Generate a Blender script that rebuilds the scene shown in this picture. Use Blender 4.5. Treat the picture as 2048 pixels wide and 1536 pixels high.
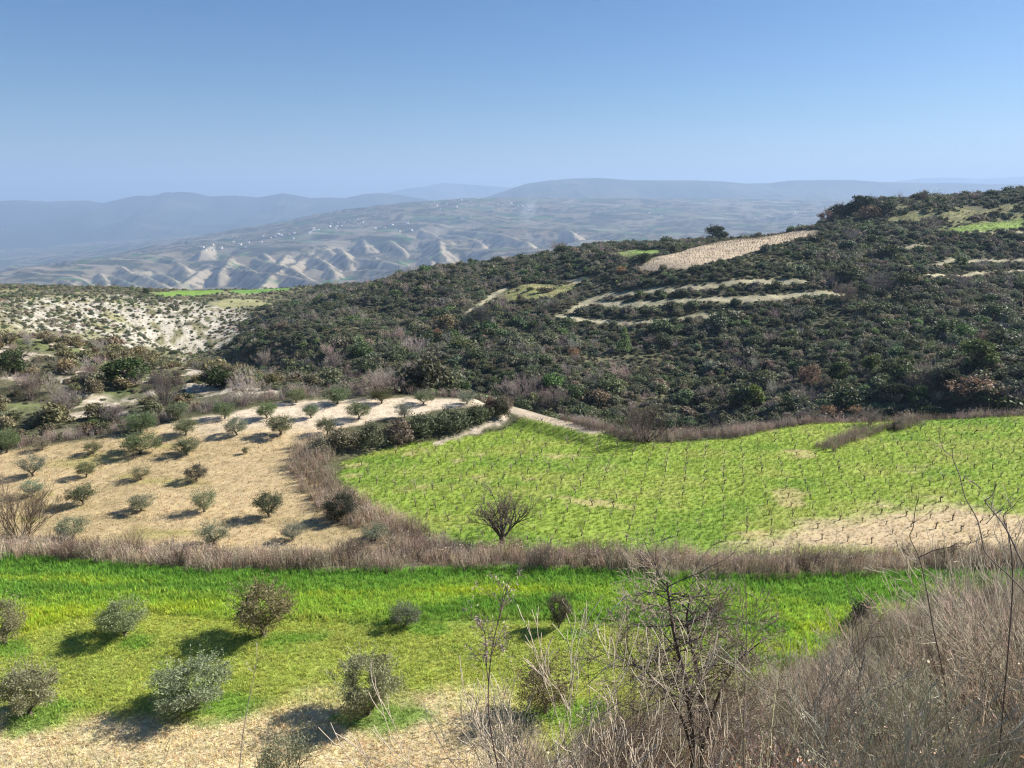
import bpy, math, random
import numpy as np
from mathutils import Vector, Euler
R = math.radians
for o in list(bpy.data.objects): bpy.data.objects.remove(o)
scene = bpy.context.scene
COL = scene.collection
rng = np.random.default_rng(7)
random.seed(7)

# ------------------------------------------------------------------ camera, sky, sun, exposure
FPX = 1547.0                      # focal length in pixels of the 2048 px wide photograph
PITCH = R(13.4)
cam_d = bpy.data.cameras.new('camera'); cam = bpy.data.objects.new('camera', cam_d); COL.objects.link(cam)
cam_d.sensor_width = 36.0; cam_d.lens = 36.0*FPX/2048.0
cam_d.clip_start = 0.1; cam_d.clip_end = 90000.0
cam.location = (0, 0, 0); cam.rotation_euler = (R(90)-PITCH, 0, 0)
scene.camera = cam

SUN_AZ, SUN_EL = R(68), R(33)
world = bpy.data.worlds.new('World'); scene.world = world; world.use_nodes = True
wn = world.node_tree.nodes; wl = world.node_tree.links; wn.clear()
w_out = wn.new('ShaderNodeOutputWorld'); w_bg = wn.new('ShaderNodeBackground'); w_sky = wn.new('ShaderNodeTexSky')
w_sky.sky_type = 'NISHITA'; w_sky.sun_disc = False
w_sky.sun_elevation = SUN_EL; w_sky.sun_rotation = SUN_AZ
w_sky.altitude = 400; w_sky.air_density = 1.0; w_sky.dust_density = 0.6; w_sky.ozone_density = 3.0
w_hs = wn.new('ShaderNodeHueSaturation'); w_hs.inputs['Saturation'].default_value = 1.27
w_mul = wn.new('ShaderNodeMix'); w_mul.data_type = 'RGBA'; w_mul.blend_type = 'MULTIPLY'; w_mul.inputs[0].default_value = 1.0; w_mul.inputs[7].default_value = (0.70, 0.825, 0.97, 1)
wl.new(w_sky.outputs[0], w_hs.inputs['Color']); wl.new(w_hs.outputs[0], w_mul.inputs[6]); wl.new(w_mul.outputs[2], w_bg.inputs[0]); wl.new(w_bg.outputs[0], w_out.inputs[0])
w_bg.inputs[1].default_value = 0.05

sun_d = bpy.data.lights.new('sun', 'SUN'); sun_d.energy = 5.0; sun_d.angle = R(0.53); sun_d.color = (1.0, 0.95, 0.87)
sun = bpy.data.objects.new('sun', sun_d); COL.objects.link(sun)
sdir = Vector((math.sin(SUN_AZ)*math.cos(SUN_EL), math.cos(SUN_AZ)*math.cos(SUN_EL), math.sin(SUN_EL)))
sun.rotation_euler = (-sdir).to_track_quat('-Z', 'Y').to_euler(); sun.location = (200, 80, 150)

vs = scene.view_settings
vs.view_transform = 'Standard'; vs.look = 'None'; vs.exposure = 1.1; vs.gamma = 1.0; vs.use_curve_mapping = False
cy = scene.cycles
cy.use_denoising = True; cy.denoising_prefilter = 'NONE'; cy.denoising_input_passes = 'RGB_ALBEDO_NORMAL'; cy.pixel_filter_type = 'BLACKMAN_HARRIS'; cy.filter_width = 1.25; cy.max_bounces = 5; cy.diffuse_bounces = 2; cy.glossy_bounces = 1
cy.transmission_bounces = 2; cy.transparent_max_bounces = 8; cy.volume_bounces = 1
cy.use_adaptive_sampling = True; cy.adaptive_threshold = 0.02
cy.sample_clamp_indirect = 4.0

# ------------------------------------------------------------------ helpers: noise, rays, polygons
def _hash(ix, iy, s):
    h = ((ix.astype(np.int64)*374761393 + iy.astype(np.int64)*668265263 + int(s)*974634777) & 0xFFFFFFFF).astype(np.uint32)
    h = (h ^ (h >> np.uint32(13)))*np.uint32(1274126177); h = (h ^ (h >> np.uint32(16)))*np.uint32(2246822519)
    return (h >> np.uint32(8)).astype(np.float64)*(1.0/16777216.0)
def vnoise(x, y, s=0):
    x = np.asarray(x, float); y = np.asarray(y, float)
    ix = np.floor(x); iy = np.floor(y); fx = x-ix; fy = y-iy
    fx = fx*fx*(3-2*fx); fy = fy*fy*(3-2*fy)
    a = _hash(ix, iy, s); b = _hash(ix+1, iy, s); c = _hash(ix, iy+1, s); d = _hash(ix+1, iy+1, s)
    return (a+(b-a)*fx)*(1-fy) + (c+(d-c)*fx)*fy
def fbm(x, y, octv=4, s=0):
    t = 0; a = 0.5; n = 0
    for k in range(octv):
        t = t + a*vnoise(x*2**k+17.3*k, y*2**k-9.1*k, s+k); n += a; a *= 0.5
    return t/n
def ridged(x, y, octv=4, s=0):
    t = 0; a = 0.5; n = 0
    for k in range(octv):
        t = t + a*(1-np.abs(2*vnoise(x*2**k+7.7*k, y*2**k+3.1*k, s+k)-1)); n += a; a *= 0.5
    return t/n
def sstep(a, b, x):
    t = np.clip((x-a)/(b-a), 0, 1); return t*t*(3-2*t)
def ray(px, py):
    x = (px-1024.0)/FPX; y = (768.0-py)/FPX
    d = np.array([x, math.cos(PITCH)+y*math.sin(PITCH), -math.sin(PITCH)+y*math.cos(PITCH)])
    return d/d[1]
def pt(px, py, D): return ray(px, py)*D
def onz(px, py, z):
    d = ray(px, py); return d*(z/d[2])
def sdpoly(x, y, poly):
    """signed distance to a polygon, positive inside"""
    x = np.asarray(x, float); y = np.asarray(y, float)
    best = np.full(x.shape, 1e18); ins = np.zeros(x.shape, bool); n = len(poly)
    for i in range(n):
        ax, ay = poly[i][:2]; bx, by = poly[(i+1) % n][:2]
        ex, ey = bx-ax, by-ay
        t = np.clip(((x-ax)*ex+(y-ay)*ey)/(ex*ex+ey*ey+1e-12), 0, 1)
        best = np.minimum(best, (x-ax-t*ex)**2+(y-ay-t*ey)**2)
        c = ((ay > y) != (by > y)) & (x < ex*(y-ay)/(ey+(1e-12 if ey >= 0 else -1e-12))+ax)
        ins ^= c
    d = np.sqrt(best)
    return np.where(ins, d, -d)
def dline(x, y, line):
    x = np.asarray(x, float); y = np.asarray(y, float); best = np.full(x.shape, 1e18)
    for (a, b) in zip(line[:-1], line[1:]):
        ex, ey = b[0]-a[0], b[1]-a[1]
        t = np.clip(((x-a[0])*ex+(y-a[1])*ey)/(ex*ex+ey*ey+1e-12), 0, 1)
        best = np.minimum(best, (x-a[0]-t*ex)**2+(y-a[1]-t*ey)**2)
    return np.sqrt(best)

def make_mesh(name, V, F, mats=(), smooth=False, attrs=None, mat_idx=None):
    """V (n,3), F (m,k) array or list of such arrays with k 3 or 4"""
    me = bpy.data.meshes.new(name)
    Fs = [np.asarray(f) for f in (F if isinstance(F, list) else [F])]; Fs = [f for f in Fs if len(f)]
    V = np.asarray(V, np.float32)
    loops = np.concatenate([f.ravel() for f in Fs]).astype(np.int32)
    tot = np.concatenate([np.full(len(f), f.shape[1]) for f in Fs]).astype(np.int32)
    start = np.concatenate([[0], np.cumsum(tot)[:-1]]).astype(np.int32)
    me.vertices.add(len(V)); me.vertices.foreach_set('co', V.ravel())
    me.loops.add(len(loops)); me.loops.foreach_set('vertex_index', loops)
    me.polygons.add(len(tot)); me.polygons.foreach_set('loop_start', start)
    if smooth: me.polygons.foreach_set('use_smooth', np.ones(len(tot), bool))
    if mat_idx is not None: me.polygons.foreach_set('material_index', np.asarray(mat_idx, np.int32))
    for m in mats: me.materials.append(m)
    me.update(calc_edges=True)
    for an, (dom, typ, data) in (attrs or {}).items():
        a = me.attributes.new(an, typ, dom)
        key = {'FLOAT_COLOR': 'color', 'FLOAT_VECTOR': 'vector', 'FLOAT': 'value', 'INT': 'value'}[typ]
        a.data.foreach_set(key, np.ascontiguousarray(data, np.int32 if typ == 'INT' else np.float32).ravel())
    return me
def tag(o, label=None, cat=None, group=None, kind=None, col=None):
    if label: o['label'] = label
    if cat: o['category'] = cat
    if group: o['group'] = group
    if kind: o['kind'] = kind
    if col is not None: o['col'] = [float(c) for c in col]
    return o
def link(name, data, parent=None, loc=None, rot=None, sc=None):
    o = bpy.data.objects.new(name, data); COL.objects.link(o)
    if parent is not None: o.parent = parent
    if loc is not None: o.location = [float(v) for v in loc]
    if rot is not None: o.rotation_euler = rot
    if sc is not None: o.scale = [float(v) for v in sc]
    return o

# ------------------------------------------------------------------ materials
def base_mat(name):
    m = bpy.data.materials.new(name); m.use_nodes = True
    nt = m.node_tree; nt.nodes.clear()
    return m, nt.nodes, nt.links
def mathn(N, L, op, a, b):
    n = N.new('ShaderNodeMath'); n.operation = op
    for i, v in enumerate((a, b)):
        if isinstance(v, (int, float)): n.inputs[i].default_value = v
        else: L.new(v, n.inputs[i])
    return n.outputs[0]
def mulc(N, L, c, f):
    n = N.new('ShaderNodeVectorMath'); n.operation = 'SCALE'; L.new(c, n.inputs[0])
    if isinstance(f, (int, float)): n.inputs['Scale'].default_value = f
    else: L.new(f, n.inputs['Scale'])
    return n.outputs[0]
def noise_tex(N, L, scale, detail=4, rough=0.6, vec=None):
    n = N.new('ShaderNodeTexNoise'); n.inputs['Scale'].default_value = scale; n.inputs['Detail'].default_value = detail
    n.inputs['Roughness'].default_value = rough
    if vec is not None: L.new(vec, n.inputs['Vector'])
    return n.outputs['Fac']
def ramp2(N, L, fac, lo, hi, a, b):
    n = N.new('ShaderNodeMapRange'); n.inputs[1].default_value = lo; n.inputs[2].default_value = hi
    n.inputs[3].default_value = a; n.inputs[4].default_value = b; L.new(fac, n.inputs[0]); return n.outputs[0]
def plant_mat(name, trans=0.3, spec=0.15, rough=0.75, back=None):
    """colour = per-plant 'col' (instance or object) times a per-leaf 'tint'"""
    m, N, L = base_mat(name)
    out = N.new('ShaderNodeOutputMaterial')
    a = N.new('ShaderNodeAttribute'); a.attribute_type = 'INSTANCER'; a.attribute_name = 'col'
    t = N.new('ShaderNodeAttribute'); t.attribute_type = 'GEOMETRY'; t.attribute_name = 'tint'
    c = mulc(N, L, a.outputs['Color'], t.outputs['Fac'])
    if back:
        g = N.new('ShaderNodeNewGeometry'); mx = N.new('ShaderNodeMix'); mx.data_type = 'RGBA'
        c2 = mulc(N, L, c, back); L.new(g.outputs['Backfacing'], mx.inputs[0]); L.new(c, mx.inputs[6]); L.new(c2, mx.inputs[7]); c = mx.outputs[2]
    p = N.new('ShaderNodeBsdfPrincipled'); L.new(c, p.inputs['Base Color']); p.inputs['Roughness'].default_value = rough
    p.inputs['Specular IOR Level'].default_value = spec
    if trans > 0:
        tr = N.new('ShaderNodeBsdfTranslucent'); L.new(c, tr.inputs['Color'])
        ms = N.new('ShaderNodeMixShader'); ms.inputs[0].default_value = trans
        L.new(p.outputs[0], ms.inputs[1]); L.new(tr.outputs[0], ms.inputs[2]); L.new(ms.outputs[0], out.inputs[0])
    else: L.new(p.outputs[0], out.inputs[0])
    return m
def ground_mat(name, scales, amount=0.35, bump=0.3, bump_scale=3.0, bump_dist=0.05):
    m, N, L = base_mat(name)
    out = N.new('ShaderNodeOutputMaterial')
    a = N.new('ShaderNodeAttribute'); a.attribute_name = 'col'
    g = N.new('ShaderNodeNewGeometry')
    c = a.outputs['Color']
    for s in scales:
        f = ramp2(N, L, noise_tex(N, L, s, 5, 0.65, g.outputs['Position']), 0.25, 0.75, 1-amount, 1+amount)
        c = mulc(N, L, c, f)
    p = N.new('ShaderNodeBsdfPrincipled'); L.new(c, p.inputs['Base Color']); p.inputs['Roughness'].default_value = 0.95
    p.inputs['Specular IOR Level'].default_value = 0.1
    b = N.new('ShaderNodeBump'); b.inputs['Strength'].default_value = bump; b.inputs['Distance'].default_value = bump_dist
    L.new(noise_tex(N, L, bump_scale, 6, 0.7, g.outputs['Position']), b.inputs['Height']); L.new(b.outputs[0], p.inputs['Normal'])
    L.new(p.outputs[0], out.inputs[0])
    return m
def bark_mat(name, c1, c2, scale=8):
    m, N, L = base_mat(name)
    out = N.new('ShaderNodeOutputMaterial'); tc = N.new('ShaderNodeTexCoord')
    f = noise_tex(N, L, scale, 6, 0.7, tc.outputs['Object'])
    mx = N.new('ShaderNodeMix'); mx.data_type = 'RGBA'; mx.inputs[6].default_value = (*c1, 1); mx.inputs[7].default_value = (*c2, 1)
    L.new(ramp2(N, L, f, 0.35, 0.65, 0, 1), mx.inputs[0])
    p = N.new('ShaderNodeBsdfPrincipled'); L.new(mx.outputs[2], p.inputs['Base Color']); p.inputs['Roughness'].default_value = 0.9
    p.inputs['Specular IOR Level'].default_value = 0.15
    b = N.new('ShaderNodeBump'); b.inputs['Strength'].default_value = 0.5; b.inputs['Distance'].default_value = 0.02
    L.new(f, b.inputs['Height']); L.new(b.outputs[0], p.inputs['Normal']); L.new(p.outputs[0], out.inputs[0])
    return m
M_leaf = plant_mat('leaf', 0.25, 0.2, 0.6)
M_olive = plant_mat('olive_leaf', 0.25, 0.12, 0.6, back=1.15)
M_grass = plant_mat('grass_blade', 0.4, 0.1, 0.8)
M_dry = plant_mat('dry_stem', 0.2, 0.1, 0.85)
M_twig = plant_mat('twig', 0.0, 0.1, 0.85)
M_field = ground_mat('field_soil', (0.9, 5.0), 0.3, 0.5, 4.0, 0.06)
M_hill = ground_mat('hill_soil', (0.25, 1.6), 0.45, 0.6, 0.9, 0.3)
M_far = ground_mat('far_soil', (0.02, 0.09), 0.22, 0.5, 0.02, 8.0)
M_mtn = ground_mat('mountain_soil', (0.004, 0.02), 0.3, 0.5, 0.006, 30.0)
M_oltrunk = bark_mat('olive_bark', (0.06, 0.05, 0.04), (0.16, 0.13, 0.10))
M_bark = bark_mat('dark_bark', (0.04, 0.032, 0.027), (0.17, 0.145, 0.12), 14)

# ------------------------------------------------------------------ the lie of the land (heights relative to the camera)
Z1 = -25.0                                              # near green field
ZV = -26.0                                              # vineyard
def grove_z(y): return -26.0 + 2.0*sstep(58, 96, y)
def on_grove(px, py):
    d = ray(px, py); D = 80.0
    for _ in range(30): D = grove_z(np.array(D))/d[2]
    return d*float(D)
HEDGE = [onz(a, b, Z1)[:2] for a, b in [(-500, 1095), (-200, 1108), (0, 1118), (250, 1136), (400, 1148), (700, 1146), (1000, 1140), (1300, 1150), (1500, 1158), (1800, 1148), (2048, 1146), (2500, 1146)]]
VINEYARD = [onz(a, b, ZV)[:2] for a, b in [(880, 1085), (1000, 1105), (1500, 1110), (2048, 1105), (2600, 1100), (2600, 815), (2300, 822), (2048, 833), (1920, 839), (1793, 841), (1628, 846), (1534, 859),
            (1464, 876), (1300, 884), (1210, 880), (1150, 862), (1100, 852), (1050, 846), (1000, 862), (900, 882), (800, 893), (690, 924), (682, 960), (720, 1000), (800, 1045)]]
GROVE = [on_grove(a, b)[:2] for a, b in [(-500, 1080), (0, 1085), (400, 1100), (700, 1100), (830, 1085), (790, 1045), (700, 1022), (640, 972), (612, 930), (622, 890), (680, 858), (780, 836), (900, 817), (985, 806),
         (965, 797), (800, 796), (650, 801), (560, 806), (480, 823), (370, 838), (250, 872), (120, 887), (0, 906), (-300, 930), (-500, 940)]]
TRACK = [onz(a, b, -25.2)[:2] for a, b in [(1000, 812), (1035, 822), (1080, 836), (1140, 850), (1185, 862)]]

ctrl = []
def C(px, py, D): ctrl.append(pt(px, py, D))
for a in [ # opposite hill
    (1400, 840, 168), (1400, 790, 183), (1400, 750, 198), (1400, 700, 216), (1400, 650, 236), (1400, 600, 258), (1400, 550, 286), (1400, 510, 325), (1500, 478, 385),
    (1270, 548, 305), (1270, 500, 405), (1350, 488, 465), (1200, 487, 510), (1440, 486, 440), (1560, 478, 440), (1620, 470, 445), (1660, 446, 445), (1700, 420, 445), (1740, 408, 445), (1850, 403, 435), (1960, 400, 420), (2048, 396, 405), (2300, 390, 400),
    (1700, 830, 140), (1700, 760, 172), (1700, 690, 205), (1700, 600, 250), (1700, 520, 300), (1700, 460, 370), (1850, 470, 345), (1850, 560, 265), (2048, 450, 365), (2048, 500, 325), (2048, 600, 255), (2048, 700, 188), (2048, 790, 132),
    (2300, 600, 250), (2300, 780, 130), (2300, 480, 330),
    (1150, 800, 172), (1050, 760, 190), (1050, 700, 225), (1050, 650, 258), (1050, 580, 325), (1100, 540, 370), (1000, 526, 470), (1130, 508, 490),
    (850, 750, 188), (850, 700, 228), (850, 640, 290), (850, 600, 335), (850, 550, 400), (860, 541, 440), (700, 740, 186), (700, 650, 295), (720, 592, 395), (640, 610, 360), (560, 650, 320), (500, 690, 262), (600, 720, 215),
    # left side: near ridge, pale scrub hillside, top with fields
    (0, 860, 88), (200, 835, 93), (350, 800, 98), (250, 760, 112), (250, 725, 126), (250, 695, 146), (0, 770, 105), (0, 690, 150), (450, 760, 112), (450, 715, 140), (600, 775, 115), (800, 772, 118), (-300, 690, 150), (-300, 800, 100),
    (0, 645, 240), (0, 605, 330), (150, 640, 305), (300, 675, 325), (300, 640, 352), (300, 602, 388), (300, 590, 412), (460, 660, 375), (430, 622, 402), (520, 580, 540), (650, 575, 590), (620, 600, 500), (150, 603, 352), (-300, 600, 330)]:
    C(*a)
for p in [ # hidden ground: gully, and the drop behind the ridges
    (10, 122, -47), (45, 125, -49), (85, 122, -45), (-15, 135, -45), (-40, 160, -46), (-70, 205, -57), (-98, 255, -66), (-150, 330, -72), (-90, 190, -46), (-130, 200, -45), (-60, 140, -38), (130, 110, -36),
    (-330, 800, -190), (-150, 760, -170), (0, 760, -130), (200, 720, -90), (150, 530, -38), (185, 530, -34), (120, 560, -45), (215, 520, -22), (420, 620, -40), (600, 560, -20), (-300, 620, -90), (-480, 600, -90), (-250, 330, -48), (330, 460, 4), (500, 420, 5), (380, 300, -14), (300, 180, -24),
    (-100, 52, -26), (-100, 75, -26), (-60, 60, -26), (-30, 70, -26), (-45, 88, -24.6), (-70, 80, -25), (-10, 94, -24.2), (0, 60, -26), (0, 75, -26), (30, 60, -26), (30, 80, -26), (60, 85, -26), (95, 90, -25.5), (100, 60, -25.5), (5, 88, -25.6), (60, 95, -28), (25, 92, -28),
    (0, 40, -25), (40, 40, -25), (-40, 40, -25), (0, 10, -25), (60, 10, -25), (-60, 10, -25)]:
    ctrl.append(np.array(p, float))
ctrl = np.array(ctrl)
def _tps(r2): return np.where(r2 > 0, r2*np.log(r2+1e-12), 0)
def rbf_fit(P, lam):
    S = 100.0; X = P[:, :2]/S; n = len(X)
    d2 = ((X[:, None]-X[None])**2).sum(-1)
    A = np.zeros((n+3, n+3)); A[:n, :n] = _tps(d2)+lam*np.eye(n); Q = np.hstack([np.ones((n, 1)), X]); A[:n, n:] = Q; A[n:, :n] = Q.T
    w = np.linalg.solve(A, np.concatenate([P[:, 2], np.zeros(3)]))
    def f(x, y):
        x = np.asarray(x, float)/S; y = np.asarray(y, float)/S; sh = x.shape; x = x.ravel(); y = y.ravel(); out = np.empty(len(x))
        for i in range(0, len(x), 60000):
            xs = x[i:i+60000, None]; ys = y[i:i+60000, None]
            out[i:i+60000] = _tps((xs-X[:, 0])**2+(ys-X[:, 1])**2)@w[:n]+w[n]+w[n+1]*xs[:, 0]+w[n+2]*ys[:, 0]
        return out.reshape(sh)
    return f
base_f = rbf_fit(ctrl, 0.01)
# bank below the viewpoint: steep in front and on the left, a long spur on the right
BANK_PX = np.array([-600, 0, 500, 800, 1000, 1200, 1350, 1500, 1650, 1800, 1950, 2100, 2400, 3000], float)
BANK_S = np.array([1.05, 1.0, 0.95, 0.87, 0.815, 0.775, 0.735, 0.712, 0.668, 0.60, 0.555, 0.535, 0.52, 0.50])
def bank_z(x, y):
    r = np.hypot(x, y); px = 1024+FPX*0.92*np.clip(x/np.maximum(y, 0.35*np.abs(x)+1e-3), -2, 2)
    s = np.interp(px, BANK_PX, BANK_S)
    return -1.7 - s*np.maximum(y, 0.45*np.abs(x)) + 0.35*(fbm(x/3.0, y/3.0, 3, 40)-0.5)*np.clip(r/4, 0, 1)
def hedge_y(x):
    hx = np.array([p[0] for p in HEDGE]); hy = np.array([p[1] for p in HEDGE]); return np.interp(x, hx, hy)
def regions(x, y):
    hy = hedge_y(x)
    return dict(near=hy-y, vine=sdpoly(x, y, VINEYARD), grove=sdpoly(x, y, GROVE), track=1.1-dline(x, y, TRACK))
def height(x, y, full=False):
    x = np.asarray(x, float); y = np.asarray(y, float)
    z = base_f(x, y)
    rg = regions(x, y)
    far = sstep(95, 140, y)
    fold = sstep(150, 200, y)*sstep(480, 380, y)
    z = z + fold*7.5*(ridged(x/80+0.2*y/80, y/230, 2, 13)-0.62) + far*(2.6*(fbm(x/38, y/38, 3, 3)-0.5) + 1.2*(fbm(x/9, y/9, 3, 5)-0.5)) + (1-far)*0.25*(fbm(x/6, y/6, 3, 9)-0.5)
    # rough broken ground on the left ridge
    lr = sstep(-20, -35, x)*sstep(92, 100, y)*sstep(170, 150, y)
    z = z + lr*2.2*(ridged(x/14, y/9, 3, 11)-0.55)
    def blend(z, zf, d, w): return z + (zf-z)*sstep(-w, 0.3, d)
    z = blend(z, grove_z(y)+0.10*(fbm(x/5, y/5, 3, 8)-0.5), rg['grove'], 4.5)
    z = blend(z, ZV+0.5*(fbm(x/20, y/20, 2, 6)-0.5), rg['vine'], 4.0)
    z = blend(z, -25.2+0*z, rg['track'], 2.5)
    zn = Z1 + 0.35*(fbm(x/11, y/11, 3, 7)-0.5)
    z = z + (zn-z)*sstep(-3.5, -0.5, rg['near'])
    zb = bank_z(x, y)
    k = 0.6; h = np.clip(0.5+0.5*(zb-z)/k, 0, 1); zz = z*(1-h)+zb*h+k*h*(1-h)
    zz = np.where(y < 60, zz, z)
    if full: return zz, rg, zb-z
    return zz
def hit(px, py, y0=3.0, y1=800.0, n=900):
    """where the line of sight through a pixel first meets the ground"""
    d = ray(px, py); t = np.geomspace(y0, y1, n)
    g = height(d[0]*t, t) - d[2]*t
    i = np.argmax(g > 0)
    if g[i] <= 0: i = int(np.argmax(g))
    elif i > 0:
        a, b = t[i-1], t[i]
        for _ in range(3):
            tt = np.linspace(a, b, 12); gg = height(d[0]*tt, tt)-d[2]*tt; j = max(1, int(np.argmax(gg > 0))); a, b = tt[j-1], tt[j]
        p = d*b; p[2] = float(height(np.array([p[0]]), np.array([p[1]]))[0]); return p
    p = d*t[i]; p[2] = float(height(np.array([p[0]]), np.array([p[1]]))[0]); return p

# fields and bare patches on the hills, outlined from the ground they lie on
def hpoly(pts, dens=1): return [hit(a, b)[:2] for a, b in pts]
UPVINE = hpoly([(1272, 536), (1300, 545), (1380, 538), (1450, 520), (1530, 497), (1640, 468), (1640, 461), (1560, 464), (1470, 478), (1380, 497), (1310, 517)])
GREEN1 = hpoly([(1222, 507), (1262, 500), (1325, 500), (1310, 512), (1262, 518)])
GREEN2 = hpoly([(1850, 462), (1900, 457), (2048, 436), (2048, 458), (1950, 464)])
TERR = hpoly([(988, 590), (1040, 572), (1075, 567), (1150, 568), (1155, 580), (1120, 596), (1060, 602), (995, 605)])
TERR2 = hpoly([(1130, 560), (1180, 552), (1180, 562), (1140, 570)])
GREENL = hpoly([(455, 583), (500, 571), (590, 571), (575, 580), (480, 587)])
GREENL2 = hpoly([(300, 590), (360, 580), (450, 578), (440, 586), (330, 593)])
TANL = hpoly([(420, 608), (470, 598), (520, 600), (545, 610), (440, 616)])
GREENR = hpoly([(2000, 700), (2060, 694), (2200, 690), (2200, 706), (2048, 708)])
RIDGEGR = hpoly([(1770, 450), (1790, 425), (1830, 400), (1900, 410), (1960, 425), (2048, 395), (2048, 432), (1900, 452), (1840, 460)])
PATHS = [[hit(a, b)[:2] for a, b in L] for L in [
    [(1180, 600), (1215, 590), (1280, 586), (1340, 581), (1400, 575), (1460, 567), (1520, 563), (1600, 562)],
    [(1150, 622), (1170, 608), (1190, 606), (1250, 612), (1310, 607), (1380, 602), (1450, 600), (1530, 597), (1590, 590), (1640, 588), (1680, 590)],
    [(1120, 632), (1150, 638), (1190, 642), (1250, 647), (1310, 642), (1370, 637), (1430, 630), (1470, 624)],
    [(1800, 532), (1880, 528), (1960, 522), (2048, 520)], [(1860, 552), (1950, 547), (2048, 541)], [(1790, 500), (1860, 494)],
    [(1900, 466), (1980, 466), (2048, 464)], [(940, 625), (965, 608), (985, 592), (1010, 577)], [(1185, 490), (1210, 484), (1240, 478)]]]
PATHW = [2.2, 2.5, 1.9, 1.6, 1.6, 1.5, 1.5, 1.8, 1.6]
WHITE = [(hit(a, b), w) for a, b, w in [(230, 640, 45), (330, 650, 40), (420, 640, 40), (130, 650, 30), (380, 675, 30)]]
def mixc(c, k, m): return c*(1-m[..., None])+np.array(k)*m[..., None]

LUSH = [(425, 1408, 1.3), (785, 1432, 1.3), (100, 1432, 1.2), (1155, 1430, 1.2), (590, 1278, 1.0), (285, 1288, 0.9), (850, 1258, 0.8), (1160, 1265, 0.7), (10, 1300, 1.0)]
SCARS = [([onz(a, b, -25.4)[:2] for a, b in [(868, 878), (930, 862), (975, 848), (1012, 836)]], 0.45), ([hit(a, b)[:2] for a, b in [(150, 832), (200, 824), (245, 828)]], 1.3), ([hit(a, b)[:2] for a, b in [(300, 722), (360, 716), (400, 722)]], 1.0), ([hit(a, b)[:2] for a, b in [(560, 770), (600, 762)]], 0.8)]
STRAW_EDGE = [onz(a, b, Z1)[:2] for a, b in [(-400, 1470), (0, 1438), (200, 1432), (340, 1440), (480, 1428), (620, 1400), (800, 1400), (900, 1385), (1000, 1400), (1060, 1440), (1100, 1480), (1120, 1800), (-400, 1800)]]
VSTRAW = [onz(a, b, ZV)[:2] for a, b in [(1450, 1105), (1540, 1068), (1680, 1035), (1780, 1012), (1880, 1000), (1960, 1012), (2048, 1030), (2400, 1030), (2400, 1110)]]
DRYGREEN = [onz(a, b, Z1)[:2] for a, b in [(-400, 1265), (60, 1262), (150, 1240), (300, 1225), (480, 1240), (700, 1245), (1000, 1240), (1250, 1240), (1400, 1290), (1500, 1350), (1500, 1800), (-400, 1800)]]
def left_of(x, y): return x-np.interp(y, [0, 115, 190, 262, 375, 700], [-32, -34, -52, -94, -135, -140])
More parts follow.
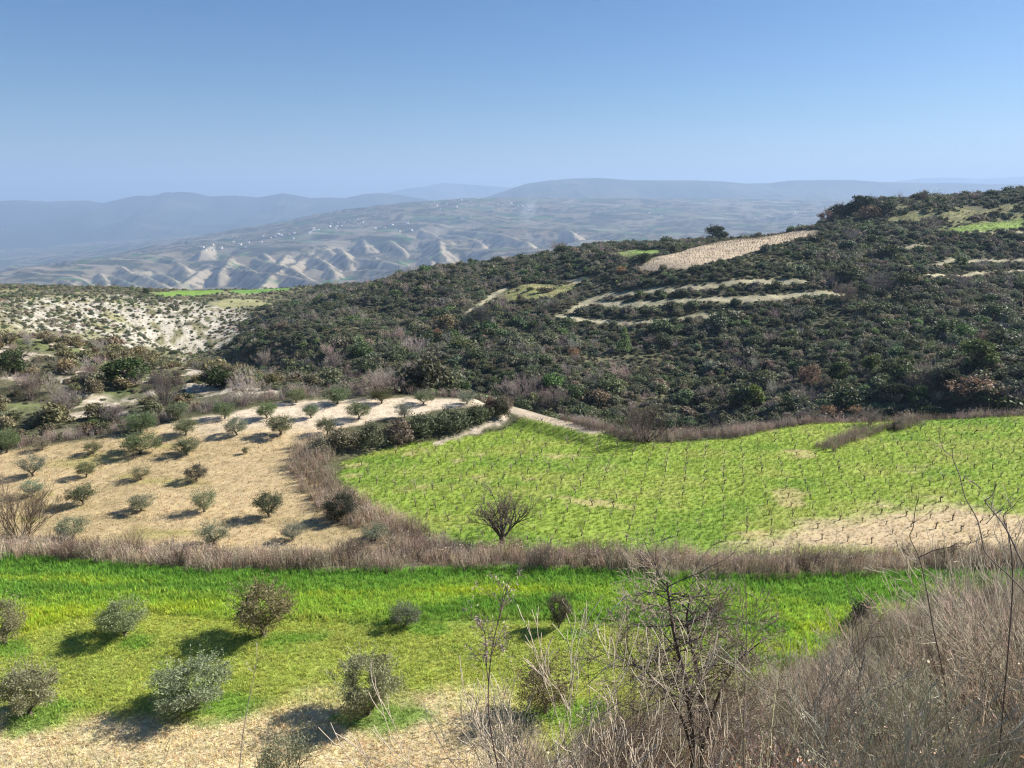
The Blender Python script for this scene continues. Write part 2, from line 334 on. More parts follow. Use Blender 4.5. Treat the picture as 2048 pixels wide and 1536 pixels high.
def field_colour(x, y, rg, bankd):
    """natural colours of soil and growth, by place"""
    n1 = fbm(x/7, y/3, 4, 21); n2 = fbm(x/1.3, y/1.3, 3, 22); n3 = fbm(x/26, y/26, 3, 23)
    c = np.zeros(x.shape+(3,))
    # hillside soil
    c[:] = (0.085, 0.085, 0.045)
    c = mixc(c, (0.16, 0.15, 0.085), sstep(0.45, 0.65, fbm(x/18, y/18, 4, 31)))
    left = sstep(0, -25, left_of(x, y))*sstep(150, 215, y)
    c = mixc(c, (0.22, 0.21, 0.11), left*sstep(0.3, 0.6, fbm(x/30, y/30, 3, 33)))
    for p, w in WHITE:
        c = mixc(c, (0.38, 0.35, 0.29), sstep(1.1, 0.35, np.hypot(x-p[0], (y-p[1])*0.6)/w + 1.0*(fbm(x/9, y/9, 4, 35)-0.5))*sstep(0.38, 0.58, fbm(x/3.5, y/5, 4, 36)))
    nl = sstep(-14, -24, x)*sstep(92, 97, y)*sstep(165, 150, y)
    c = mixc(c, (0.50, 0.43, 0.33), nl*sstep(0.46, 0.55, fbm(x/6, y/5, 4, 37))*sstep(0.3, 0.5, fbm(x/1.6, y/2, 3, 34)))
    c = mixc(c, (0.15, 0.17, 0.07), nl*sstep(0.60, 0.68, fbm(x/9, y/8, 3, 38)))
    def patch(c, poly, k, e=2.5): return mixc(c, k, sstep(-e, e, sdpoly(x, y, poly)+2*e*(n2-0.5)))
    c = patch(c, UPVINE, (0.50, 0.40, 0.275)); c = patch(c, GREEN1, (0.21, 0.30, 0.07)); c = patch(c, GREEN2, (0.22, 0.31, 0.07))
    c = patch(c, RIDGEGR, (0.20, 0.20, 0.09), 6)
    c = patch(c, TERR, (0.27, 0.27, 0.10)); c = patch(c, TERR2, (0.45, 0.39, 0.24)); c = patch(c, GREENL, (0.14, 0.26, 0.06)); c = patch(c, GREENL2, (0.16, 0.26, 0.05)); c = patch(c, TANL, (0.27, 0.26, 0.13))
    c = mixc(c, (0.36, 0.32, 0.17), 0.7*sstep(0.5, 0.62, fbm(x/6, y/3, 4, 30))*sstep(-1, 1, np.maximum(sdpoly(x, y, TERR), sdpoly(x, y, RIDGEGR))))
    c = patch(c, GREENR, (0.40, 0.42, 0.20))
    for L, w in zip(PATHS, PATHW): c = mixc(c, (0.40, 0.36, 0.23), sstep(w+1.0, w-0.4, dline(x, y, L)+1.8*(fbm(x/4,y/4,3,39)-0.45)))
    # olive grove: pale bare soil at the back, dry straw in front
    g = sstep(-0.6, 0.6, rg['grove']+1.2*(n2-0.5))
    gc = np.zeros_like(c); gc[:] = (0.47, 0.36, 0.20)
    gc = mixc(gc, (0.37, 0.29, 0.155), sstep(0.45, 0.7, n1)); gc = mixc(gc, (0.27, 0.26, 0.07), 0.5*sstep(0.62, 0.76, fbm(x/6, y/2.4, 3, 26)))
    gc = mixc(gc, (0.60, 0.50, 0.37), sstep(74, 83, y+0.12*x+6*(n1-0.5)))
    c = c*(1-g[..., None])+gc*g[..., None]
    # vineyard
    v = sstep(-0.6, 0.6, rg['vine']+1.2*(n2-0.5))
    vc = np.zeros_like(c); vc[:] = (0.26, 0.345, 0.06)
    vc = mixc(vc, (0.16, 0.27, 0.04), 0.7*sstep(0.5, 0.7, n1)); vc = mixc(vc, (0.33, 0.36, 0.09), 0.7*sstep(0.45, 0.75, fbm(x/5, y/3, 4, 27)))
    vc = mixc(vc, (0.49, 0.385, 0.235), sstep(-1.5, 2.5, sdpoly(x, y, VSTRAW)+5*(fbm(x/3.5, y/2.0, 4, 28)-0.5)))
    vc = mixc(vc, (0.45, 0.36, 0.18), 0.7*sstep(0.70, 0.82, fbm(x/5, y/3.2, 4, 29)))
    c = c*(1-v[..., None])+vc*v[..., None]
    for L, w in SCARS: c = mixc(c, (0.46, 0.39, 0.30), sstep(w+0.4, w-0.4, dline(x, y, L)+1.4*(n2-0.5)))
    tr = sstep(-0.5, 0.5, rg['track']+1.0*(n2-0.5)); c = mixc(c, (0.47, 0.39, 0.285), tr)
    # near field
    nf = sstep(-1.2, -0.6, rg['near'])
    nc = np.zeros_like(c); nc[:] = (0.29, 0.41, 0.06)
    nc = mixc(nc, (0.36, 0.44, 0.045), sstep(0.5, 0.64, fbm(x/12, y/1.6, 3, 24)))
    nc = mixc(nc, (0.16, 0.29, 0.045), sstep(0.53, 0.66, fbm(x/11, y/1.5, 4, 25)))
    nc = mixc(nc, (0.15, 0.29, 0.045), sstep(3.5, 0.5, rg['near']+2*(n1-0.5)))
    nc = mixc(nc, (0.34, 0.37, 0.085), 0.85*sstep(-0.8, 1.0, sdpoly(x, y, DRYGREEN)+2.4*(n1-0.5)))
    nc = mixc(nc, (0.58, 0.49, 0.30), sstep(-1.2, 1.2, sdpoly(x, y, STRAW_EDGE)+3.2*(fbm(x/2.5, y/2, 4, 19)-0.5)))
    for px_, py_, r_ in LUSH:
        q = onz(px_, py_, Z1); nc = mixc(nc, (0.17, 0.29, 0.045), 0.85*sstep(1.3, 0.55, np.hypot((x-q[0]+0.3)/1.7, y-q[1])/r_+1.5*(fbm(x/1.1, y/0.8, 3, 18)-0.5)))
    c = c*(1-nf[..., None])+nc*nf[..., None]
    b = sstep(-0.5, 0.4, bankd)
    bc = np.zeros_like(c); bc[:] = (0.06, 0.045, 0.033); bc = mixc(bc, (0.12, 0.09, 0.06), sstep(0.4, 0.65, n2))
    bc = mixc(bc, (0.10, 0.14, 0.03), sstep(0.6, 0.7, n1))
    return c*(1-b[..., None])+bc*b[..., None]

def polar(azs, rs):
    A, Rr = np.meshgrid(azs, rs); return Rr*np.sin(A), Rr*np.cos(A)
def grid_faces(nr, nc):
    i = np.arange(nr*nc).reshape(nr, nc)
    return np.stack([i[:-1, :-1], i[:-1, 1:], i[1:, 1:], i[1:, :-1]], -1).reshape(-1, 4)
azs = np.concatenate([np.linspace(R(-80), R(-42), 40)[:-1], np.linspace(R(-42), R(42), 560), np.linspace(R(42), R(80), 40)[1:]])
rs = np.concatenate([np.geomspace(0.25, 26, 110)[:-1], np.geomspace(26, 130, 300)[:-1], np.geomspace(130, 640, 250)[:-1], np.geomspace(640, 1000, 24)])
gx, gy = polar(azs, rs)
gz, grg, gbank = height(gx, gy, True)
gcol = field_colour(gx, gy, grg, gbank)
V = np.stack([gx, gy, gz], -1).reshape(-1, 3); F = grid_faces(len(rs), len(azs))
ctr = V[F].mean(1)
def fmean(a): return a.ravel()[F].mean(1)
reg = np.zeros(len(F), int)
reg[left_of(ctr[:, 0], ctr[:, 1]) < 0] = 5
reg[(fmean(grg['grove']) > 0)] = 3
reg[(fmean(grg['vine']) > 0)] = 2
reg[(fmean(grg['track']) > 0) & (fmean(grg['vine']) < 0)] = 6
reg[(fmean(grg['near']) > -0.8)] = 1
reg[(fmean(gbank) > 0) & (ctr[:, 1] < 60)] = 4
cy_ok = (ctr[:, 1] > 120) & (ctr[:, 1] < 640); ci = np.nonzero(cy_ok)[0]; qx, qy = ctr[ci, 0], ctr[ci, 1]; extra = []
for nm, poly, lab in [('hilltop_vineyard_field', UPVINE, 'pale tan vineyard field high on the scrub hill'), ('green_field', GREEN1, 'small bright green field left of the pale hilltop vineyard'), ('green_field', GREEN2, 'bright green field at the right edge of the hilltop'),
        ('terrace_field', TERR, 'grassy terrace field low on the scrub hill'), ('terrace_field', TERR2, 'pale bare terrace patch behind the grassy one'), ('green_field', GREENL, 'brightest green field on the left skyline'), ('green_field', GREENL2, 'paler green field left of the brightest skyline field'), ('dry_field', TANL, 'tan dry field below the left skyline fields'), ('dry_field', GREENR, 'pale grassy field at the right edge by the big oak'), ('hilltop_field', RIDGEGR, 'rough grassy hilltop on the right')]:
    rid = 10+len(extra); reg[ci[sdpoly(qx, qy, poly) > 0]] = rid; extra.append((rid, nm, M_hill, lab))
for i_, (L_, w_) in enumerate(zip(PATHS, PATHW)):
    rid = 10+len(extra); reg[ci[dline(qx, qy, L_) < w_]] = rid
    extra.append((rid, 'terrace_path', M_hill, ['top one of the three curved terrace ledges', 'middle one of the three curved terrace ledges', 'lowest of the three curved terrace ledges', 'upper long ledge at the right side of the hill', 'lower long ledge at the right side of the hill', 'short ledge below the hilltop trees', 'track below the green hilltop field', 'steep track left of the terrace field', 'short track on the ridge left of the vineyard'][i_]))
for rid, nm, mt, lab in extra+[(0, 'hillside', M_hill, 'scrub covered hillside with terraces across the gully'), (1, 'green_field', M_field, 'bright green grass field below the viewpoint'),
        (2, 'vineyard_field', M_field, 'green vineyard field beyond the dry reed hedge'), (3, 'olive_grove_field', M_field, 'pale dry soil of the olive grove'),
        (4, 'roadside_bank_ground', M_field, 'brown earth of the steep brushy bank'), (5, 'scrub_hill', M_hill, 'pale scrub dotted hill beyond the olive grove'),
        (6, 'dirt_path', M_field, 'white dirt track between olive grove and vineyard')]:
    f = F[reg == rid]
    if not len(f): continue
    u, inv = np.unique(f, return_inverse=True)
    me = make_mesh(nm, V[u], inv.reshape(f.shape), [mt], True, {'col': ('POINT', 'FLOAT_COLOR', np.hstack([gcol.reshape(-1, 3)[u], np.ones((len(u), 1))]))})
    tag(link(nm, me), lab, None, None, 'structure')

# ------------------------------------------------------------------ far land: valley, eroded ridge, mountain ranges
fc = [pt(*a) for a in [
    (-300, 600, 3600), (0, 585, 3700), (130, 548, 4300), (300, 513, 5000), (500, 480, 5800), (660, 443, 6600), (850, 408, 7400), (1000, 400, 7900), (1150, 406, 8000), (1350, 402, 8600), (1600, 402, 9000), (1850, 402, 9400), (2048, 400, 9600), (2400, 398, 9600),
    (0, 610, 3000), (300, 575, 3700), (450, 545, 4300), (600, 575, 3600), (640, 520, 4700), (720, 565, 3600), (800, 500, 5000), (850, 460, 5900), (900, 530, 4100), (1000, 450, 6200), (1000, 500, 4700), (1120, 462, 5600), (1160, 480, 4900), (1230, 480, 4900), (1280, 462, 5600), (1400, 470, 5400), (1450, 440, 6600), (1600, 460, 5600), (1650, 430, 7200), (1900, 440, 6500), (2200, 440, 6500),
    (-200, 515, 9000), (0, 512, 8600), (200, 490, 9300), (380, 474, 9800), (540, 455, 10400), (0, 545, 6600), (150, 520, 7300), (700, 425, 11500), (900, 412, 12500), (-400, 560, 6000)]]
fc += [np.array(p, float) for p in [(-500, 1100, -300), (0, 1100, -280), (600, 1100, -220), (-1200, 1800, -370), (0, 1900, -360), (900, 1800, -300), (-900, 2700, -400), (0, 2800, -370), (1500, 2600, -300), (2500, 2500, -250), (-2600, 2400, -400), (3500, 4000, -250),
    (0, 13000, -300), (-5000, 13000, -500), (5000, 13000, -250), (9000, 11000, -200), (-9000, 9000, -550)]]
fc = np.array(fc); fc_s = fc.copy(); fc_s[:, :2] /= 20.0
far_f0 = rbf_fit(fc_s, 0.02)
def far_base(x, y):
    z = far_f0(x/20.0, y/20.0)
    r = np.hypot(x, y)
    w = sstep(2000, 3500, r)
    wx = x+160*(fbm(x/500, y/500, 2, 61)-0.5); wy = y+160*(fbm(x/500, y/500, 2, 62)-0.5)
    cu = 0.48*wx+0.877*wy; cv_ = 0.877*wx-0.48*wy
    e = 0.75*ridged(cu/330, cv_/1300, 2, 63)+0.25*ridged(wx/170, wy/170, 3, 65)
    bad = sstep(0.38, 0.52, fbm(x/1700, y/1700, 3, 64))
    z = z + w*((e-0.62)*(30+45*bad)) + 40*(fbm(x/900, y/900, 4, 66)-0.5)
    return z
SPURS = []
_g = np.random.default_rng(12)
for px, py in [(725, 481), (683, 500), (629, 495), (571, 512), (527, 509), (585, 541), (541, 556), (781, 482), (835, 458), (427, 492), (655, 528), (610, 560), (500, 540), (460, 520), (60, 575), (130, 563), (205, 556), (262, 566), (300, 560), (335, 552), (400, 545), (880, 490), (930, 475), (1130, 458), (1000, 470), (760, 520), (860, 515), (350, 525), (240, 535)]:
    d = ray(px, py); t = np.geomspace(2600, 9500, 900); gg = far_base(d[0]*t, t)-d[2]*t; i = int(np.argmax(gg > 0)) if (gg > 0).any() else int(np.argmax(gg))
    a = R(_g.uniform(-88, -42)); SPURS.append((d[0]*t[i], t[i], float(far_base(np.array([d[0]*t[i]]), np.array([t[i]]))[0])+_g.uniform(2, 14), math.cos(a), math.sin(a), _g.uniform(220, 480), _g.uniform(0.07, 0.14)))
def spur_max(x, y):
    best = np.full(x.shape, -1e9)
    for sx, sy, sz_, cx, cy_, ln_, fall in SPURS:
        m = (np.abs(x-sx) < 900) & (np.abs(y-sy) < 900)
        if not m.any(): continue
        dx, dy = x[m]-sx, y[m]-sy; s_ = dx*cx+dy*cy_; d_ = np.abs(-dx*cy_+dy*cx)
        h = sz_-fall*s_-np.maximum(s_-ln_, 0)*0.75-np.maximum(-s_, 0)*0.12-d_*(0.38+0.42*ridged(s_/60+3*sx, d_/300, 4, 68))+14*(fbm(x[m]/55, y[m]/55, 3, 69)-0.5)
        best[m] = np.maximum(best[m], h)
    return best
def carve(x, y):
    m_ = np.zeros(x.shape)
    for sx, sy, sz_, cx, cy_, ln_, fall in SPURS:
        k = (np.abs(x-sx) < 1100) & (np.abs(y-sy) < 1100)
        if not k.any(): continue
        dx, dy = x[k]-sx, y[k]-sy; s_ = dx*cx+dy*cy_; d_ = np.abs(-dx*cy_+dy*cx)
        m_[k] = np.maximum(m_[k], sstep(-20, 260, s_)*sstep(ln_+520, ln_+120, s_)*sstep(300, 120, d_))
    return 62.0*m_
def far_h(x, y):
    x = np.asarray(x, float); y = np.asarray(y, float)
    return np.maximum(far_base(x, y)-carve(x, y), spur_max(x, y))
azf = np.linspace(R(-48), R(48), 720); rf = np.concatenate([np.geomspace(900, 2600, 40)[:-1], np.geomspace(2600, 10500, 380)[:-1], np.geomspace(10500, 15000, 30)])
fx, fy = polar(azf, rf); fzb = far_base(fx, fy); fcv = carve(fx, fy); fz = np.maximum(fzb-fcv, spur_max(fx, fy)); onsp = fz-(fzb-fcv)
dzx = np.gradient(fz, axis=1)/np.maximum(np.hypot(np.gradient(fx, axis=1), np.gradient(fy, axis=1)), 1); dzr = np.gradient(fz, axis=0)/np.hypot(np.gradient(fx, axis=0), np.gradient(fy, axis=0))
slope = np.hypot(dzx, dzr)
fcol = np.zeros(fx.shape+(3,)); fcol[:] = (0.085, 0.10, 0.045)
# patchwork of farm plots
wx = fx+60*(fbm(fx/300, fy/300, 2, 71)-0.5); wy = fy+60*(fbm(fx/300, fy/300, 2, 72)-0.5)
hsh = _hash(np.floor(wx/170), np.floor(wy/110), 5.0); 
fcol = mixc(fcol, (0.10, 0.21, 0.05), sstep(0.60, 0.61, hsh)*0.9); fcol = mixc(fcol, (0.28, 0.22, 0.14), sstep(0.84, 0.81, hsh)*0.9); fcol = mixc(fcol, (0.05, 0.07, 0.035), sstep(0.22, 0.21, hsh)*0.9)
fcol = mixc(fcol, (0.05, 0.06, 0.03), 0.8*sstep(0.5, 0.7, fbm(fx/200, fy/90, 4, 73)))
fcol = mixc(fcol, (0.50, 0.42, 0.29), sstep(0.36, 0.50, slope+0.3*(fbm(fx/70, fy/70, 4, 74)-0.5))*sstep(0.36, 0.46, fbm(fx/800, fy/800, 3, 75)))
fcol = mixc(fcol, (0.035, 0.045, 0.025), 0.85*sstep(0.56, 0.64, fbm(fx/45, fy/45, 3, 78)))
fcol = mixc(fcol, (0.40, 0.34, 0.24), sstep(0.72, 0.76, ridged(fx/420, fy/130, 3, 76))*sstep(0.5, 0.6, fbm(fx/600, fy/600, 2, 77))*0.8)
fcol = fcol*0.62
fcol = mixc(fcol, (0.30, 0.25, 0.17), 0.85*sstep(1.0, 7.0, onsp)*sstep(0.40, 0.56, fbm(fx/38, fy/38, 4, 79))*sstep(0.22, 0.40, slope))
me = make_mesh('valley_terrain', np.stack([fx, fy, fz], -1).reshape(-1, 3), grid_faces(len(rf), len(azf)), [M_far], True, {'col': ('POINT', 'FLOAT_COLOR', np.concatenate([fcol, np.ones(fx.shape+(1,))], -1))})
tag(link('valley_terrain', me), 'hazy farmland and pale eroded slopes across the valley', None, None, 'structure')

def mountain(name, label, prof, D, depth, rough, seed, foot=-600, col=(0.05, 0.065, 0.04), back=2500):
    """a range with its crest along prof (pixels) at distance D, falling towards the viewer over depth"""
    P = np.array([pt(a, b, D) for a, b in prof]); n = 420; m = 46
    az = np.linspace(math.atan2(P[0, 0], D), math.atan2(P[-1, 0], D), n); crest = np.interp(np.tan(az)*D, P[:, 0], P[:, 2])
    t = np.concatenate([np.linspace(0, 1, m), 1+np.linspace(0, 1, 8)[1:]])       # 0 foot, 1 crest, 2 back foot
    T, A = np.meshgrid(t, az, indexing='ij'); cr = np.broadcast_to(crest, T.shape)
    Yd = np.where(T <= 1, D-depth*(1-T), D+back*(T-1)); X = np.tan(A)*Yd
    u = np.where(T <= 1, 1-T, T-1)
    sp = ridged(X/rough, Yd/(rough*2.0), 5, seed)-0.6
    prof_h = np.where(T <= 1, 1-u**0.8, 1-u**1.2)
    Z = foot+(cr-foot)*prof_h + sp*(cr-foot)*0.75*np.sin(np.pi*np.clip(u, 0, 1))**0.7 + (cr-foot)*0.012*(fbm(X/(rough*.25), Yd/(rough*.25), 3, seed+5)-0.5)
    c = np.zeros(X.shape+(3,)); c[:] = np.array(col)*0.55; c = mixc(c, (0.10, 0.095, 0.06), 0.5*sstep(0.52, 0.7, fbm(X/900, Yd/900, 4, seed+9)))
    me = make_mesh(name, np.stack([X, Yd, Z], -1).reshape(-1, 3), grid_faces(len(t), n), [M_mtn], True, {'col': ('POINT', 'FLOAT_COLOR', np.concatenate([c, np.ones(X.shape+(1,))], -1))})
    return tag(link(name, me), label, None, None, 'structure')
mountain('mountain', 'long dark blue mountain range at the far left', [(-500, 400), (-200, 398), (0, 402), (40, 400), (90, 404), (130, 402), (175, 401), (205, 406), (245, 397), (275, 391), (300, 392), (335, 386), (362, 383), (390, 386), (420, 393), (470, 391), (515, 395), (545, 390), (565, 386), (590, 390), (620, 396), (655, 395), (690, 396), (730, 388), (760, 386), (800, 390), (850, 398), (920, 412), (1000, 425)], 13500, 3600, 1500, 81)
mountain('mountain', 'faint pale mountain behind the centre of the ridge', [(700, 412), (780, 384), (820, 376), (860, 372), (885, 366), (930, 368), (980, 372), (1030, 376), (1100, 384), (1200, 400)], 21000, 3000, 2600, 82, -300)
mountain('mountain', 'broad flat topped hill range right of centre', [(940, 405), (980, 392), (1010, 382), (1050, 368), (1090, 362), (1140, 357), (1200, 356), (1260, 360), (1330, 361), (1400, 361), (1450, 363), (1490, 367), (1540, 366), (1580, 361), (1640, 360), (1700, 360), (1760, 364), (1820, 366), (1900, 366), (2000, 368), (2100, 368), (2400, 366)], 12500, 3000, 1900, 83, -260, (0.07, 0.085, 0.045))
mountain('mountain', 'faint distant range at the right edge', [(1650, 385), (1780, 364), (1850, 356), (1900, 355), (1960, 358), (2010, 356), (2060, 352), (2200, 350), (2500, 356)], 20500, 3000, 2600, 84, -200)


# ------------------------------------------------------------------ plant shapes
def rand_unit(n, g):
    v = g.normal(size=(n, 3)); return v/np.linalg.norm(v, axis=1, keepdims=True)
def leaf_quads(P, D, ln, wd, g, nrm=None):
    """diamond leaves at P pointing along D"""
    n = len(P); side = np.cross(D, rand_unit(n, g) if nrm is None else nrm+0.45*rand_unit(n, g)); side /= np.linalg.norm(side, axis=1, keepdims=True)+1e-9
    ln = np.broadcast_to(ln, n)[:, None]; wd = np.broadcast_to(wd, n)[:, None]
    a = P; b = P+D*ln*0.5+side*wd*0.5; c = P+D*ln; d = P+D*ln*0.5-side*wd*0.5
    V = np.stack([a, b, c, d], 1).reshape(-1, 3); F = np.arange(4*n).reshape(n, 4)
    return V, F
def tubes(lines, sides=3):
    """tapered tubes along polylines [(points, radii)]; face order follows the lines"""
    by = {}; offs = []; o = 0
    for n, (pts, rad) in enumerate(lines):
        k = len(pts); by.setdefault(k, []).append(n); offs.append(o); o += k*sides
    V = np.empty((o, 3)); nf = [(len(a)-1)*sides for a, _ in lines]; fo = np.concatenate([[0], np.cumsum(nf)]); F = np.empty((fo[-1], 4), int)
    an = np.arange(sides)*2*math.pi/sides; ca = np.cos(an)[None, None, :, None]; sa = np.sin(an)[None, None, :, None]; ref = np.array([0.31, 0.87, 0.38])
    for k, ids in by.items():
        P = np.array([lines[n][0] for n in ids], float); Rd = np.array([np.broadcast_to(lines[n][1], k) for n in ids], float)
        t = np.empty_like(P); t[:, 1:-1] = P[:, 2:]-P[:, :-2]; t[:, 0] = P[:, 1]-P[:, 0]; t[:, -1] = P[:, -1]-P[:, -2]
        t /= np.linalg.norm(t, axis=2, keepdims=True)+1e-9; u = np.cross(t, ref); u /= np.linalg.norm(u, axis=2, keepdims=True)+1e-9; w = np.cross(t, u)
        ring = (P[:, :, None]+Rd[:, :, None, None]*(u[:, :, None]*ca+w[:, :, None]*sa)).reshape(len(ids), k*sides, 3)
        i = np.arange(k*sides).reshape(k, sides); j = np.roll(i, -1, axis=1); q = np.stack([i[:-1], j[:-1], j[1:], i[1:]], -1).reshape(-1, 4)
        of = np.array([offs[n] for n in ids]); V[of[:, None]+np.arange(k*sides)[None]] = ring
        f0 = np.array([fo[n] for n in ids]); F[f0[:, None]+np.arange(len(q))[None]] = q[None]+of[:, None, None]
    return V, F
def grow(p, d, ln, r, depth, g, out, nb=3, spread=0.7, shrink=0.65, up=0.15, seg=4, wob=0.18, rmin=0.003):
    p = np.array(p, float); d = np.array(d, float); pts = [p]; dirs = [d]
    for k in range(seg):
        d = d+g.normal(size=3)*wob+np.array([0, 0, up*0.3]); d /= np.linalg.norm(d); p = p+d*ln/seg; pts.append(p); dirs.append(d)
    r1 = max(r*0.55, rmin)
    out.append((np.array(pts), np.linspace(r, r1, seg+1), depth))
    if depth <= 0: return
    for b in range(nb):
        k = seg if b == 0 else g.integers(max(1, seg//2), seg+1)
        q = rand_unit(1, g)[0]; q = q-dirs[k]*q.dot(dirs[k]); q /= np.linalg.norm(q)+1e-9
        a = spread*g.uniform(0.5, 1.1)*(0.4 if b == 0 else 1)
        dd = dirs[k]*math.cos(a)+q*math.sin(a)+np.array([0, 0, up]); dd /= np.linalg.norm(dd)
        grow(pts[k], dd, ln*shrink*g.uniform(0.8, 1.2), r1*0.85, depth-1, g, out, nb, spread, shrink, up, seg, wob, rmin)
def tinted(V, F, mat, tint, name, smooth=False):
    return make_mesh(name, V, F, [mat], smooth, {'tint': ('FACE', 'FLOAT', tint)})
def merge(parts):
    """[(V,F,tint)]"""
    o = 0; Vs, Fs, T = [], [], []
    for V, F, t in parts: Vs.append(V); Fs.append(F+o); o += len(V); T.append(np.broadcast_to(t, len(F)))
    return np.concatenate(Vs), np.concatenate(Fs), np.concatenate(T)

def crown_leaves(g, n, clumps, cr, ln, wd, droop=0.0, shell=0.0):
    """leaves in clumps: clumps (m,3) centres with radius cr (m,)"""
    m = len(clumps); w = cr**2/np.sum(cr**2); k = g.choice(m, n, p=w)
    u = rand_unit(n, g); rr = g.random(n)**0.45
    P = clumps[k]+u*(cr[k]*rr)[:, None]*np.array([1, 1, 0.8])
    D = u*0.9+rand_unit(n, g)*0.9+np.array([0, 0, 0.25-droop])
    tg = np.cross(u, rand_unit(n, g)); tg /= np.linalg.norm(tg, axis=1, keepdims=True)+1e-9
    D = D*(1-shell)+(tg+0.3*u+0.3*rand_unit(n, g))*shell*1.6; D /= np.linalg.norm(D, axis=1, keepdims=True)
    V, F = leaf_quads(P, D, ln*g.uniform(0.6, 1.3, n), wd*g.uniform(0.7, 1.3, n), g, u if shell > 0 else None)
    tint = g.uniform(0.65, 1.35, n)
    return V, F, tint
def olive_tree(seed, n=6000, w=3.2, h=3.0, trunk=0.45, lf=0.15):
    """returns (trunk mesh, crown mesh); unit tree about w wide and h tall"""
    g = np.random.default_rng(seed); br = []
    nl = g.integers(3, 6); ends = []
    base = np.array([0, 0, 0.0]); top = np.array([g.normal()*0.08, g.normal()*0.08, trunk])
    lines = [(np.array([base-[0, 0, 0.15], base+[0.02, 0, 0.0], (base+top)/2+g.normal(size=3)*0.04, top]), np.array([0.20, 0.16, 0.12, 0.11]), 9)]
    for i in range(nl):
        a = 2*math.pi*(i+g.uniform(-.3, .3))/nl; d = np.array([math.cos(a)*0.75, math.sin(a)*0.75, 0.8]); d /= np.linalg.norm(d)
        o = []; grow(top, d, h*0.36, 0.07, 2, g, o, 3, 0.75, 0.62, 0.12, 4, 0.16); lines += o
        ends += [q[0][-1] for q in o if q[2] <= 1]+[q[0][2] for q in o if q[2] == 0]
    V, F = tubes([(a, b) for a, b, _ in lines], 5)
    E = np.array(ends); c = np.array([0, 0, trunk*0.75+(h-trunk)*0.5]); rad = np.array([w/2, w/2, (h-trunk)/2])
    q = (E-c)/rad; L = np.linalg.norm(q, axis=1); s = np.minimum(1, 0.86/np.maximum(L, 1e-6)); E = c+q*s[:, None]*rad
    E = E[g.permutation(len(E))[:14]]; ex = rand_unit(46, g)*g.uniform(0.25, 0.92, (46, 1))**0.6*0.92; E = np.concatenate([E, c+ex*rad])
    cr = g.uniform(0.24, 0.46, len(E))*(w/3.2)
    Vc, Fc, t = crown_leaves(g, n, E, cr, lf, lf*0.34, 0, 0.3)
    # a few whippy shoots standing out of the outline
    sh = []
    for k in range(60):
        u = rand_unit(1, g)[0]; u[2] = abs(u[2])*0.8+0.15; u /= np.linalg.norm(u); p = c+u*rad*0.75; e = c+u*rad*g.uniform(1.0, 1.3)+np.array([0, 0, g.uniform(0, 0.3)])
        for s_ in np.linspace(0.1, 1, 12): sh.append(p+(e-p)*s_)
    sh = np.array(sh); D = rand_unit(len(sh), g)+np.array([0, 0, 0.7]); D /= np.linalg.norm(D, axis=1, keepdims=True)
    Vs, Fs = leaf_quads(sh, D, 0.16, 0.045, g)
    Vc, Fc, t = merge([(Vc, Fc, t), (Vs, Fs, g.uniform(0.8, 1.4, len(Fs)))])
    return make_mesh('olive_trunk', V, F, [M_oltrunk], True), tinted(Vc, Fc, M_olive, t, 'olive_crown')
def leafy_dome(seed, n, ln, wd, clumps=14, flat=0.75, mat=None, name='bush'):
    """shrub of unit radius, standing on the ground"""
    g = np.random.default_rng(seed); u = rand_unit(clumps, g); u[:, 2] = np.abs(u[:, 2])
    P = u*g.uniform(0.35, 0.75, (clumps, 1))*np.array([1, 1, flat*1.3])+np.array([0, 0, 0.22]); cr = g.uniform(0.25, 0.45, clumps)
    V, F, t = crown_leaves(g, n, P, cr, ln, wd, 0, 0.8); V[:, 2] = np.maximum(V[:, 2], -0.15)
    return tinted(V, F, mat or M_leaf, t, name)
def bare_bush(seed, stems=14, h=1.0, depth=3, r=0.022, up=0.25, name='bare_bush', sides=3, spread=0.55, nb=3, lean=0.75):
    """many-stemmed leafless shrub about 2 wide, unit radius"""
    g = np.random.default_rng(seed); o = []
    for i in range(stems):
        a = g.uniform(0, 2*math.pi); e = g.uniform(0.1, lean); d = np.array([math.cos(a)*e, math.sin(a)*e, 1-0.35*e]); d /= np.linalg.norm(d)
        grow((g.normal()*0.08, g.normal()*0.08, -0.08), d, h*g.uniform(0.4, 0.62), r*g.uniform(0.7, 1.1), depth, g, o, nb, spread, 0.62, up, 3, 0.13, r*0.22)
    V, F = tubes([(a, b) for a, b, _ in o], sides)
    nseg = [(len(a)-1)*sides for a, b, _ in o]; t = np.repeat([1.25 if d_ == 0 else (1.0 if d_ == 1 else 0.75) for _, _, d_ in o], nseg)
    return tinted(V, F, M_twig, t*np.random.default_rng(seed+1).uniform(0.8, 1.2, len(t)), name)
